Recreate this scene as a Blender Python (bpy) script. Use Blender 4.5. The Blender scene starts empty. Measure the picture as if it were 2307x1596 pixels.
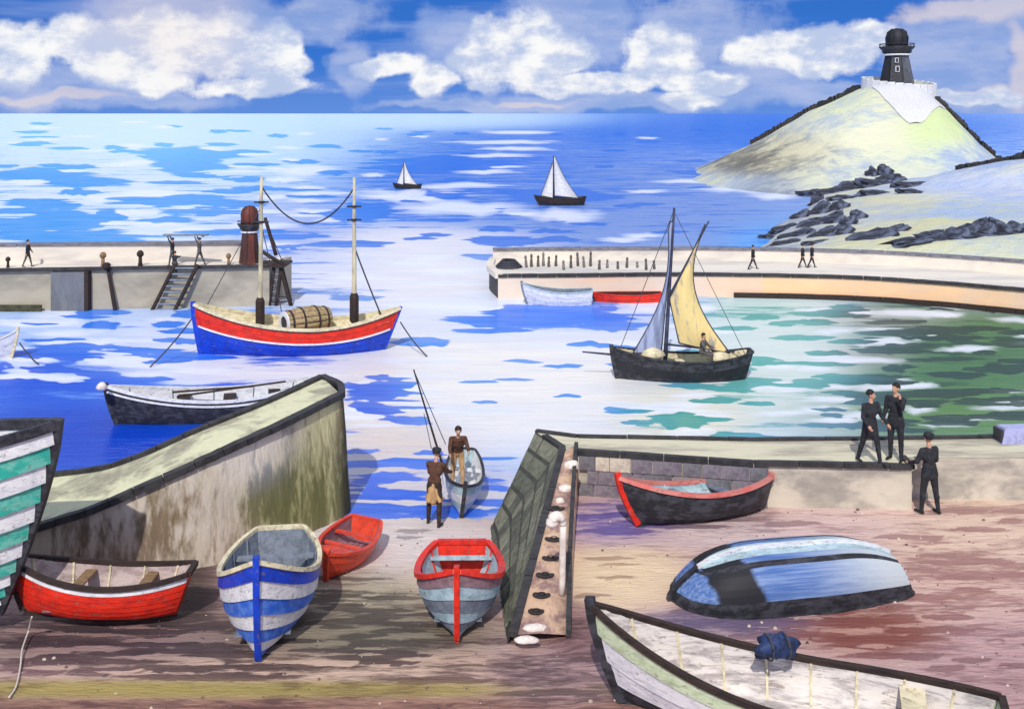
import bpy, bmesh, math, random
import numpy as np
from mathutils import Vector, Matrix, Euler, noise as mnoise

# ------------------------------------------------------------------ camera, world, sun, exposure
random.seed(7)
scene = bpy.context.scene
COL = scene.collection
R = math.radians
H = 10.0            # eye height above the sea (m)
F = 2300.0          # focal length in reference units
CX, HY = 1153.5, 255.0

cam_d = bpy.data.cameras.new('camera')
cam = bpy.data.objects.new('camera', cam_d)
COL.objects.link(cam)
cam.location = (0, 0, H)
cam.rotation_euler = (R(90), 0, 0)
cam_d.sensor_width = 36
cam_d.lens = 36 * F / 2307
cam_d.shift_y = -(798 - HY) / 2307
cam_d.clip_start = 0.1
cam_d.clip_end = 60000
scene.camera = cam

SUN_DIR = Vector((-0.10, -0.74, 0.72)).normalized()
sun_d = bpy.data.lights.new('sun', 'SUN')
sun_d.energy = 3.2
sun_d.angle = R(0.6)
sun_d.color = (1.0, 0.955, 0.88)
sun = bpy.data.objects.new('sun', sun_d)
COL.objects.link(sun)
sun.rotation_euler = SUN_DIR.to_track_quat('Z', 'Y').to_euler()
sun.location = (-40, -30, 60)

scene.view_settings.view_transform = 'Standard'
scene.view_settings.look = 'None'
scene.view_settings.exposure = 0.0
scene.view_settings.gamma = 1.0
scene.view_settings.use_curve_mapping = False
scene.cycles.max_bounces = 6


class NT:
    """small helper round a node tree"""
    def __init__(s, tree):
        s.t = tree
        s.n = tree.nodes
        s.l = tree.links

    def node(s, typ, **kw):
        n = s.n.new(typ)
        for k, v in kw.items():
            setattr(n, k, v)
        return n

    def put(s, sock, v):
        if isinstance(v, bpy.types.NodeSocket):
            s.l.new(v, sock)
        else:
            sock.default_value = v

    def m(s, op, a, b=0.0, c=0.0):
        n = s.node('ShaderNodeMath', operation=op)
        s.put(n.inputs[0], a)
        s.put(n.inputs[1], b)
        s.put(n.inputs[2], c)
        return n.outputs[0]

    def vm(s, op, a, b=(0, 0, 0)):
        n = s.node('ShaderNodeVectorMath', operation=op)
        s.put(n.inputs[0], a)
        s.put(n.inputs[1], b)
        return n.outputs['Value'] if op in ('LENGTH', 'DOT_PRODUCT', 'DISTANCE') else n.outputs[0]

    def mix(s, f, a, b, blend='MIX'):
        n = s.node('ShaderNodeMix', data_type='RGBA', blend_type=blend)
        s.put(n.inputs[0], f)
        for sock, v in ((n.inputs[6], a), (n.inputs[7], b)):
            if not isinstance(v, bpy.types.NodeSocket) and len(v) == 3:
                v = (*v, 1)
            s.put(sock, v)
        return n.outputs[2]

    def noise(s, vec, scale, detail=3, rough=0.55, dist=0.0):
        n = s.node('ShaderNodeTexNoise')
        if vec is not None:
            s.l.new(vec, n.inputs['Vector'])
        n.inputs['Scale'].default_value = scale
        n.inputs['Detail'].default_value = detail
        n.inputs['Roughness'].default_value = rough
        n.inputs['Distortion'].default_value = dist
        return n.outputs['Fac']

    def smooth(s, x, a, b):
        n = s.node('ShaderNodeMapRange', interpolation_type='SMOOTHSTEP')
        s.put(n.inputs[0], x)
        n.inputs[1].default_value = a
        n.inputs[2].default_value = b
        return n.outputs[0]

    def scale(s, vec, k):
        n = s.node('ShaderNodeMapping')
        s.l.new(vec, n.inputs['Vector'])
        n.inputs['Scale'].default_value = k
        return n.outputs[0]


def make_world():
    w = bpy.data.worlds.new('World')
    scene.world = w
    w.use_nodes = True
    t = NT(w.node_tree)
    t.n.clear()
    out = t.node('ShaderNodeOutputWorld')
    bg = t.node('ShaderNodeBackground')
    bg.inputs['Strength'].default_value = 0.1
    t.l.new(bg.outputs[0], out.inputs[0])
    tc = t.node('ShaderNodeTexCoord')
    d = tc.outputs['Generated']
    sky = t.node('ShaderNodeTexSky')
    sky.sky_type = 'NISHITA'
    sky.sun_disc = False
    sky.sun_elevation = math.asin(SUN_DIR.z)
    sky.sun_rotation = math.atan2(SUN_DIR.x, SUN_DIR.y)
    sky.air_density = 1.0
    sky.dust_density = 0.2
    sky.ozone_density = 4.0
    lift = t.vm('NORMALIZE', t.vm('ADD', d, (0, 0, 0.42)))
    t.l.new(lift, sky.inputs['Vector'])
    blue = t.mix(1.0, sky.outputs[0], SKY_TINT, 'MULTIPLY')
    sep = t.node('ShaderNodeSeparateXYZ')
    t.l.new(d, sep.inputs[0])
    az = t.m('ARCTAN2', sep.outputs[0], sep.outputs[1])
    el = t.m('ARCSINE', sep.outputs[2])
    blue = t.mix(t.m('MULTIPLY', t.smooth(el, 0.06, 0.0), 0.18), blue, (4.6, 5.9, 8.6))
    # broad streaks in the blue
    stv = t.scale(d, (1.5, 1.5, 16))
    st = t.noise(stv, 3.2, 3, 0.6)
    blue = t.mix(t.smooth(st, 0.46, 0.66), blue, t.mix(0.5, blue, (2.6, 3.8, 7.6)))
    per = 2 * math.pi / 6
    azw = t.m('WRAP', az, per / 2, -per / 2)
    # wobble
    n1 = t.noise(d, 9, 3, 0.6)
    n2 = t.noise(t.vm('ADD', d, (3.1, 1.7, 0.4)), 11, 3, 0.62)
    azd = t.m('ADD', azw, t.m('MULTIPLY', t.m('SUBTRACT', n1, 0.5), 0.11))
    eld = t.m('ADD', el, t.m('MULTIPLY', t.m('SUBTRACT', n2, 0.5), 0.05))
    comb = t.node('ShaderNodeCombineXYZ')
    t.l.new(azd, comb.inputs[0])
    t.l.new(eld, comb.inputs[1])
    v = comb.outputs[0]

    def field(blobs):
        cur = None
        for cx, cy, rx, ry in blobs:
            a = math.atan((cx - CX) / F)
            e = (HY - cy) / F * math.cos(a)
            q = t.vm('MULTIPLY', t.vm('SUBTRACT', v, (a, e, 0)),
                     (F / rx / math.cos(a) ** 2, F / ry, 0))
            dd = t.vm('LENGTH', q)
            cur = dd if cur is None else t.m('SMOOTH_MIN', cur, dd, 0.18)
        return cur
    white = field([(40, 125, 120, 62), (170, 95, 90, 55), (265, 120, 100, 75), (365, 105, 95, 85), (480, 105, 100, 80),
                   (600, 120, 85, 75), (340, 178, 100, 34), (560, 192, 150, 24),
                   (870, 150, 75, 30), (965, 185, 60, 42), (1080, 130, 90, 75), (1190, 115, 130, 85), (1330, 185, 190, 30),
                   (1470, 130, 110, 75), (1590, 190, 110, 26), (1570, 225, 85, 18),
                   (1690, 120, 70, 34), (1820, 120, 150, 58), (1945, 75, 75, 40), (2190, 225, 130, 14)])
    thin = field([(290, 40, 120, 60), (500, 45, 180, 70), (720, 35, 130, 60), (790, 150, 62, 58), (1000, 100, 90, 75),
                  (1290, 50, 160, 100), (1570, 80, 170, 95), (1350, 232, 360, 26), (1680, 190, 160, 60),
                  (150, 200, 300, 45), (300, 224, 260, 20), (1050, 238, 220, 14), (1900, 215, 300, 36), (2130, 110, 170, 110), (2260, 60, 130, 90), (2240, 200, 160, 60)])
    hi = t.noise(t.scale(d, (1, 1, 2.2)), 4.0, 4, 0.6)
    above = t.smooth(el, 0.13, 0.24)
    him = t.m('MULTIPLY', t.smooth(hi, 0.42, 0.56), above)  # overhead cloud out of view, thickened to whiten the ambient light
    edge = t.noise(d, 42, 4, 0.65)
    wisp = t.noise(t.scale(d, (1, 1, 3.0)), 16, 4, 0.6)
    edge2 = t.m('ADD', t.m('MULTIPLY', t.m('SUBTRACT', edge, 0.5), 0.7), t.m('MULTIPLY', t.m('SUBTRACT', wisp, 0.5), 0.9))
    mw = t.smooth(t.m('ADD', white, edge2), 1.14, 0.74)
    mt = t.m('MULTIPLY', t.smooth(t.m('ADD', thin, edge2), 1.20, 0.65), 0.60)
    body = t.noise(t.scale(d, (1, 1, 1.6)), 26, 4, 0.62)
    lav = t.mix(t.smooth(wisp, 0.35, 0.65), (3.6, 4.8, 7.9), (5.9, 6.5, 8.4))
    wcol = t.mix(t.smooth(t.m('ADD', t.m('MULTIPLY', body, .6), t.m('MULTIPLY', wisp, .4)), 0.40, 0.60), (5.0, 5.9, 8.2), (9.6, 9.6, 9.6))
    pch = field([(2180, 20, 190, 26), (2285, 150, 34, 90), (2230, 215, 120, 9), (120, 218, 190, 9), (1180, 232, 120, 7)])
    mp = t.m('MULTIPLY', t.smooth(t.m('ADD', pch, edge2), 1.25, 0.55), 0.55)
    c = t.mix(mt, blue, lav)
    c = t.mix(mp, c, (8.0, 7.0, 7.0))
    c = t.mix(mw, c, wcol)
    c = t.mix(him, c, (8.6, 8.7, 9.0))
    # a warm drift of thin cloud low in every other stretch of sky
    wm = t.m('MULTIPLY', t.smooth(t.noise(t.vm('ADD', d, (0.3, 0.9, 0)), 2.6, 3), 0.56, 0.70), 0.35)
    c = t.mix(wm, c, (8.2, 7.2, 7.4))
    # below the horizon the light is that of the sea
    low = t.smooth(el, -0.004, -0.03)
    c = t.mix(low, c, (1.5, 2.2, 3.6))
    t.l.new(c, bg.inputs['Color'])


SKY_TINT = (0.34, 0.90, 1.70)
make_world()


# ------------------------------------------------------------------ coordinates and builders
def G(dx, dy, z=0.0):
    """point on the level z that is seen at reference position dx, dy"""
    Y = (H - z) * F / (dy - HY)
    return Vector(((dx - CX) / F * Y, Y, z))


def A(dx, dy, Y):
    return Vector(((dx - CX) / F * Y, Y, H - (dy - HY) * Y / F))


def proj(X, Y, Z):
    Y = np.maximum(Y, 0.5)
    return CX + F * X / Y, HY + F * (H - Z) / Y


class MB:
    def __init__(s):
        s.v, s.f, s.mi = [], [], []

    def add(s, verts, faces, mi=0):
        o = len(s.v)
        s.v += [tuple(p) for p in verts]
        s.f += [tuple(i + o for i in f) for f in faces]
        s.mi += [mi] * len(faces)
        return s

    def box(s, c, size, rot=None, mi=0):
        c = Vector(c)
        hx, hy, hz = (k / 2 for k in size)
        M = rot if rot is not None else Matrix.Identity(3)
        vs = [c + M @ Vector((x * hx, y * hy, z * hz)) for z in (-1, 1) for y in (-1, 1) for x in (-1, 1)]
        return s.add(vs, [(0, 2, 3, 1), (4, 5, 7, 6), (0, 1, 5, 4), (1, 3, 7, 5), (3, 2, 6, 7), (2, 0, 4, 6)], mi)

    def grid(s, P, mi=0, closed_v=False):
        """P[i][j] -> quads"""
        n, m = len(P), len(P[0])
        vs = [p for row in P for p in row]
        fs = []
        for i in range(n - 1):
            for j in range(m - (0 if closed_v else 1)):
                a, b = i * m + j, i * m + (j + 1) % m
                fs.append((a, b, b + m, a + m))
        return s.add(vs, fs, mi)

    def tube(s, pts, r, n=6, mi=0, cap=True):
        pts = [Vector(p) for p in pts]
        rs = r if isinstance(r, (list, tuple)) else [r] * len(pts)
        rows = []
        up = Vector((0, 0, 1))
        for i, p in enumerate(pts):
            t = (pts[min(i + 1, len(pts) - 1)] - pts[max(i - 1, 0)]).normalized()
            ref = up if abs(t.z) < 0.95 else Vector((0, 1, 0))
            a = t.cross(ref).normalized()
            b = t.cross(a).normalized()
            rows.append([p + (a * math.cos(k * 2 * math.pi / n) + b * math.sin(k * 2 * math.pi / n)) * rs[i] for k in range(n)])
        s.grid(rows, mi, True)
        if cap:
            o = len(s.v) - len(pts) * n
            s.f += [tuple(o + k for k in range(n))[::-1], tuple(o + (len(pts) - 1) * n + k for k in range(n))]
            s.mi += [mi, mi]
        return s

    def lathe(s, prof, n=16, c=(0, 0, 0), mi=0, M=None, cap=True):
        c = Vector(c)
        rows = []
        for r, z in prof:
            row = [Vector((r * math.cos(k * 2 * math.pi / n), r * math.sin(k * 2 * math.pi / n), z)) for k in range(n)]
            rows.append([c + (M @ p if M else p) for p in row])
        s.grid(rows, mi, True)
        if not cap:
            return s
        o = len(s.v) - len(prof) * n
        s.f += [tuple(o + k for k in range(n))[::-1], tuple(o + (len(prof) - 1) * n + k for k in range(n))]
        s.mi += [mi, mi]
        return s

    def sweep(s, pts, side, w, h, mi=0):
        """a bar of section w x h along pts; side(i) gives the sideways direction"""
        rows = []
        for i, p in enumerate(pts):
            t = (pts[min(i + 1, len(pts) - 1)] - pts[max(i - 1, 0)]).normalized()
            a = side(i).normalized()
            b = t.cross(a).normalized()
            rows.append([p + a * w / 2 + b * h / 2, p - a * w / 2 + b * h / 2, p - a * w / 2 - b * h / 2, p + a * w / 2 - b * h / 2])
        s.grid(rows, mi, True)
        o = len(s.v) - len(pts) * 4
        s.f += [(o, o + 1, o + 2, o + 3)[::-1], tuple(o + (len(pts) - 1) * 4 + k for k in range(4))]
        s.mi += [mi, mi]
        return s

    def mesh(s, name, smooth=False):
        me = bpy.data.meshes.new(name)
        me.from_pydata(s.v, [], s.f)
        me.polygons.foreach_set('material_index', s.mi)
        if smooth:
            me.polygons.foreach_set('use_smooth', [True] * len(me.polygons))
        me.update()
        bm = bmesh.new()
        bm.from_mesh(me)
        bmesh.ops.recalc_face_normals(bm, faces=bm.faces)
        bm.to_mesh(me)
        bm.free()
        return me

    def build(s, name, mat, parent=None, smooth=False):
        me = s.mesh(name, smooth)
        for m in (mat if isinstance(mat, (list, tuple)) else [mat]):
            me.materials.append(m)
        return link(name, me, parent)


def link(name, me, parent=None):
    o = bpy.data.objects.new(name, me)
    COL.objects.link(o)
    if parent:
        o.parent = parent
    return o


def tag(o, label=None, cat=None, group=None, kind=None):
    for k, v in (('label', label), ('category', cat), ('group', group), ('kind', kind)):
        if v:
            o[k] = v
    return o


def empty(name, loc, rot=(0, 0, 0), label=None, cat=None, group=None):
    o = bpy.data.objects.new(name, None)
    COL.objects.link(o)
    o.empty_display_size = 0.2
    o.location = loc
    o.rotation_euler = rot
    return tag(o, label, cat, group)


def copy_tree(o, parent=None):
    c = o.copy()
    COL.objects.link(c)
    if parent:
        c.parent = parent
    for ch in list(o.children):
        copy_tree(ch, c)
    return c


def resample(pts, n):
    """smooth curve through pts"""
    pts = [Vector(p) for p in pts]
    out = []
    for i in range(n + 1):
        t = i / n * (len(pts) - 1)
        k = min(int(t), len(pts) - 2)
        f = t - k
        p0, p1, p2, p3 = (pts[max(0, min(len(pts) - 1, q))] for q in (k - 1, k, k + 1, k + 2))
        out.append(0.5 * ((2 * p1) + (p2 - p0) * f + (2 * p0 - 5 * p1 + 4 * p2 - p3) * f * f + (3 * p1 - p0 - 3 * p2 + p3) * f ** 3))
    return out


# ------------------------------------------------------------------ materials
MATS = {}


def srgb(r, g, b):
    def f(c):
        c /= 255
        return c / 12.92 if c < 0.04045 else ((c + 0.055) / 1.055) ** 2.4
    return (f(r), f(g), f(b))


def paint(name, c, c2=None, amt=0.5, scale=6.0, stretch=(1, 1, 1), rough=0.6, bump=0.25, thr=(0.42, 0.62), spec=0.3, chips=0.0):
    """brushed, worn surface: a base colour with a second colour in streaks and a fine grain"""
    if name in MATS:
        return MATS[name]
    m = bpy.data.materials.new(name)
    m.use_nodes = True
    t = NT(m.node_tree)
    b = t.n['Principled BSDF']
    tc = t.node('ShaderNodeTexCoord')
    v = t.scale(tc.outputs['Object'], stretch)
    c2 = c2 or tuple(k * 0.62 for k in c)
    n = t.noise(v, scale, 5, 0.62, 0.4)
    f = t.m('MULTIPLY', t.smooth(n, *thr), amt)
    col = t.mix(f, c, c2)
    g = t.noise(v, scale * 6, 3, 0.6)
    col = t.mix(t.m('MULTIPLY', t.smooth(g, 0.35, 0.75), 0.22), col, tuple(min(1, k * 1.35 + 0.02) for k in c))
    if chips:
        # scuffs and flaked paint
        ch = t.noise(t.vm('ADD', v, (4.2, 1.1, 7.7)), scale * 2.4, 6, 0.7, 0.3)
        col = t.mix(t.m('MULTIPLY', t.smooth(ch, 0.585, 0.625), chips), col, S(120, 104, 92))
        ch2 = t.noise(t.scale(tc.outputs['Object'], (0.35, 1, 6)), scale * 1.2, 4, 0.6)
        col = t.mix(t.m('MULTIPLY', t.smooth(ch2, 0.56, 0.66), chips * 0.55), col, S(58, 52, 52))
    t.l.new(col, b.inputs['Base Color'])
    b.inputs['Roughness'].default_value = rough
    b.inputs['Specular IOR Level'].default_value = spec
    bp = t.node('ShaderNodeBump')
    bp.inputs['Strength'].default_value = bump
    bp.inputs['Distance'].default_value = 0.02
    t.l.new(t.m('ADD', g, n), bp.inputs['Height'])
    t.l.new(bp.outputs[0], b.inputs['Normal'])
    MATS[name] = m
    return m


def zoned(name, stretch, scale, rough, bump, spec=0.3, sharp=0.10, dist=0.05, k=1.0, detail=7, bscale=None, gloss=0.0):
    """colours come from two colour layers of the sheet (stains, weed, wet sand, painted shadow and sky gleam, foam), broken up by streaky noise"""
    m = bpy.data.materials.new(name)
    m.use_nodes = True
    t = NT(m.node_tree)
    b = t.n['Principled BSDF']
    geo = t.node('ShaderNodeNewGeometry')
    a = t.node('ShaderNodeAttribute', attribute_name='tone_a')
    c = t.node('ShaderNodeAttribute', attribute_name='tone_b')
    w = t.node('ShaderNodeAttribute', attribute_name='cover')
    v = t.scale(geo.outputs['Position'], stretch)
    n = t.noise(v, scale, detail, 0.66, 0.3)
    n2 = t.noise(t.vm('ADD', v, (7.3, 2.1, 0)), scale * 4.1, detail, 0.6, 0.2)
    nn = t.m('ADD', t.m('MULTIPLY', n, 0.62), t.m('MULTIPLY', n2, 0.38))
    s = t.m('ADD', t.m('MULTIPLY', t.m('SUBTRACT', nn, 0.5), k * 1.9), t.m('SUBTRACT', w.outputs['Fac'], 0.5))
    f = t.smooth(s, -sharp, sharp)
    col = t.mix(f, a.outputs['Color'], c.outputs['Color'])
    vv = t.smooth(t.noise(t.vm('ADD', v, (1.3, 9.1, 4)), scale * 2.3, 4), 0.3, 0.7)
    col = t.mix(t.m('MULTIPLY', vv, 0.25), col, t.mix(0.5, a.outputs['Color'], c.outputs['Color']))
    t.l.new(col, b.inputs['Base Color'])
    b.inputs['Roughness'].default_value = rough
    b.inputs['Specular IOR Level'].default_value = spec
    bp = t.node('ShaderNodeBump')
    bp.inputs['Strength'].default_value = bump
    bp.inputs['Distance'].default_value = dist
    if gloss:
        # wind-ruffled water: the body colour with a steady share of mirror
        df = t.node('ShaderNodeBsdfDiffuse')
        gl = t.node('ShaderNodeBsdfGlossy')
        gl.inputs['Roughness'].default_value = rough
        t.l.new(col, df.inputs['Color'])
        t.l.new(bp.outputs[0], gl.inputs['Normal'])
        t.l.new(bp.outputs[0], df.inputs['Normal'])
        mx = t.node('ShaderNodeMixShader')
        mx.inputs[0].default_value = gloss
        t.l.new(df.outputs[0], mx.inputs[1])
        t.l.new(gl.outputs[0], mx.inputs[2])
        t.l.new(mx.outputs[0], t.n['Material Output'].inputs['Surface'])
    t.l.new(t.m('ADD', t.noise(v, bscale or scale * 8, 4), t.m('MULTIPLY', n2, 1.5)), bp.inputs['Height'])
    t.l.new(bp.outputs[0], b.inputs['Normal'])
    MATS[name] = m
    return m


def set_zones(me, zones, base, strokes=(), foam_glint=None):
    """zones: (cx, cy, rx, ry, tone_a, tone_b, cover, weight); strokes: (cx, cy, rx, ry, cover)"""
    n = len(me.vertices)
    co = np.empty(n * 3)
    me.vertices.foreach_get('co', co)
    co = co.reshape(-1, 3)
    dx, dy = proj(co[:, 0], co[:, 1], co[:, 2])
    acc = np.full(n, 0.12)
    ca = np.tile(np.array(base[0]), (n, 1)) * 0.12
    cb = np.tile(np.array(base[1]), (n, 1)) * 0.12
    cw = np.full(n, base[2] * 0.12)
    for cx, cy, rx, ry, ta, tb, cov, wt in zones:
        q = ((dx - cx) / rx) ** 2 + ((dy - cy) / ry) ** 2
        g = wt * np.exp(-q * 1.6)
        acc += g
        ca += g[:, None] * np.array(ta)
        cb += g[:, None] * np.array(tb)
        cw += g * cov
    ca /= acc[:, None]
    cb /= acc[:, None]
    cw /= acc
    rs = np.random.RandomState(5)
    for cx, cy, rx, ry, cov in strokes:
        # ragged, brush-like ends: every few rows of the patch start and stop somewhere else
        tab = rs.uniform(-1, 1, 64)
        sh = np.interp((dy - cy) / ry * 4 + 32, np.arange(64), tab)
        tab2 = rs.uniform(-1, 1, 64)
        sv = np.interp((dx - cx) / rx * 3 + 32, np.arange(64), tab2)
        q = np.sqrt(((dx - cx + 0.30 * rx * sh) / rx) ** 2 + ((dy - cy + 0.35 * ry * sv) / ry) ** 2)
        g = np.clip(1.5 - q * 1.2, 0, 1) * 0.8
        cw = cw * (1 - g) + cov * g
        if cov >= 1.2 and foam_glint is not None:
            gg = np.clip(1.7 - q * 1.2, 0, 1)[:, None] * 0.8
            cb = cb * (1 - gg) + np.array(foam_glint) * gg
    one = np.ones((n, 1))
    for nm, arr in (('tone_a', ca), ('tone_b', cb)):
        at = me.attributes.new(nm, 'FLOAT_COLOR', 'POINT')
        at.data.foreach_set('color', np.hstack([arr, one]).astype(np.float32).ravel())
    at = me.attributes.new('cover', 'FLOAT', 'POINT')
    at.data.foreach_set('value', cw.astype(np.float32))


def grid_mesh(name, X, Y, Z, smooth=True):
    n, m = X.shape
    me = bpy.data.meshes.new(name)
    idx = np.arange(n * m).reshape(n, m)
    fs = np.stack([idx[:-1, :-1], idx[:-1, 1:], idx[1:, 1:], idx[1:, :-1]], -1).reshape(-1, 4)
    vs = np.stack([X, Y, Z], -1).reshape(-1, 3)
    me.vertices.add(len(vs))
    me.vertices.foreach_set('co', vs.astype(np.float32).ravel())
    me.loops.add(fs.size)
    me.loops.foreach_set('vertex_index', fs.astype(np.int32).ravel())
    me.polygons.add(len(fs))
    me.polygons.foreach_set('loop_start', np.arange(0, fs.size, 4, dtype=np.int32))
    me.polygons.foreach_set('use_smooth', np.full(len(fs), smooth))
    me.update(calc_edges=True)
    return me


def fbm(X, Y, s, seed=0.0):
    out = np.empty(X.size)
    xf, yf = X.ravel(), Y.ravel()
    for i in range(X.size):
        out[i] = mnoise.fractal((xf[i] * s + seed, yf[i] * s, seed), 0.8, 2.1, 4)
    return out.reshape(X.shape)


# ------------------------------------------------------------------ sea
S = srgb
rows = np.concatenate([np.arange(255.8, 300, 1.4), np.arange(300, 560, 2.0), np.arange(560, 1400, 3.2)])
Yr = H * F / (rows - HY)
tcol = np.concatenate([np.array([-8, -3, -1.5, -1.0, -0.8]), np.linspace(-0.62, 0.62, 400), np.array([0.8, 1.0, 1.5, 3, 8])])
Tg, Yg = np.meshgrid(tcol, Yr)
dr = random.Random(31)


def dabs(n, x0, x1, y0, y1, lo=-0.35, hi=1.25, p=0.5, k=1.0):
    """wind-ruffled and foamy patches, sky gleam painted in with them, larger towards the shore"""
    out = []
    for _ in range(n):
        y = y0 + (y1 - y0) * dr.random()
        g_ = (0.35 + (y - 255) / 500) * k
        out.append((dr.uniform(x0, x1), y, dr.uniform(22, 64) * g_, max(2.2, dr.uniform(2.4, 6.5) * g_), lo if dr.random() < p else hi))
    return out


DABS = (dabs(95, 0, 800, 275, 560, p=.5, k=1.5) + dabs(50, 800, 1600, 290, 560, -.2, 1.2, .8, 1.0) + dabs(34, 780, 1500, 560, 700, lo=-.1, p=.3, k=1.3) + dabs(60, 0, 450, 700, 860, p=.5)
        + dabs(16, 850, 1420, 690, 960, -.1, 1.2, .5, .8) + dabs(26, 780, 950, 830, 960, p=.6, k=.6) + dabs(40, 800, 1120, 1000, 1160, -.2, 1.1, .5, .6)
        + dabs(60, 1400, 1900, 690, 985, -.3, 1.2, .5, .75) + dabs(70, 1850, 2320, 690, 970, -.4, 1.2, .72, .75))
sea_me = grid_mesh('sea', Tg * Yg, Yg, np.zeros_like(Yg))
azure, cyanw = S(70, 160, 235), S(188, 226, 248)
cobalt, peri = S(20, 104, 216), S(104, 140, 208)
ultra, pale = S(0, 76, 210), S(226, 230, 240)
grn, grn2 = S(52, 84, 48), S(84, 132, 82)
teal, tealp = S(86, 172, 156), S(186, 220, 216)
sand = S(226, 202, 176)
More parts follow.
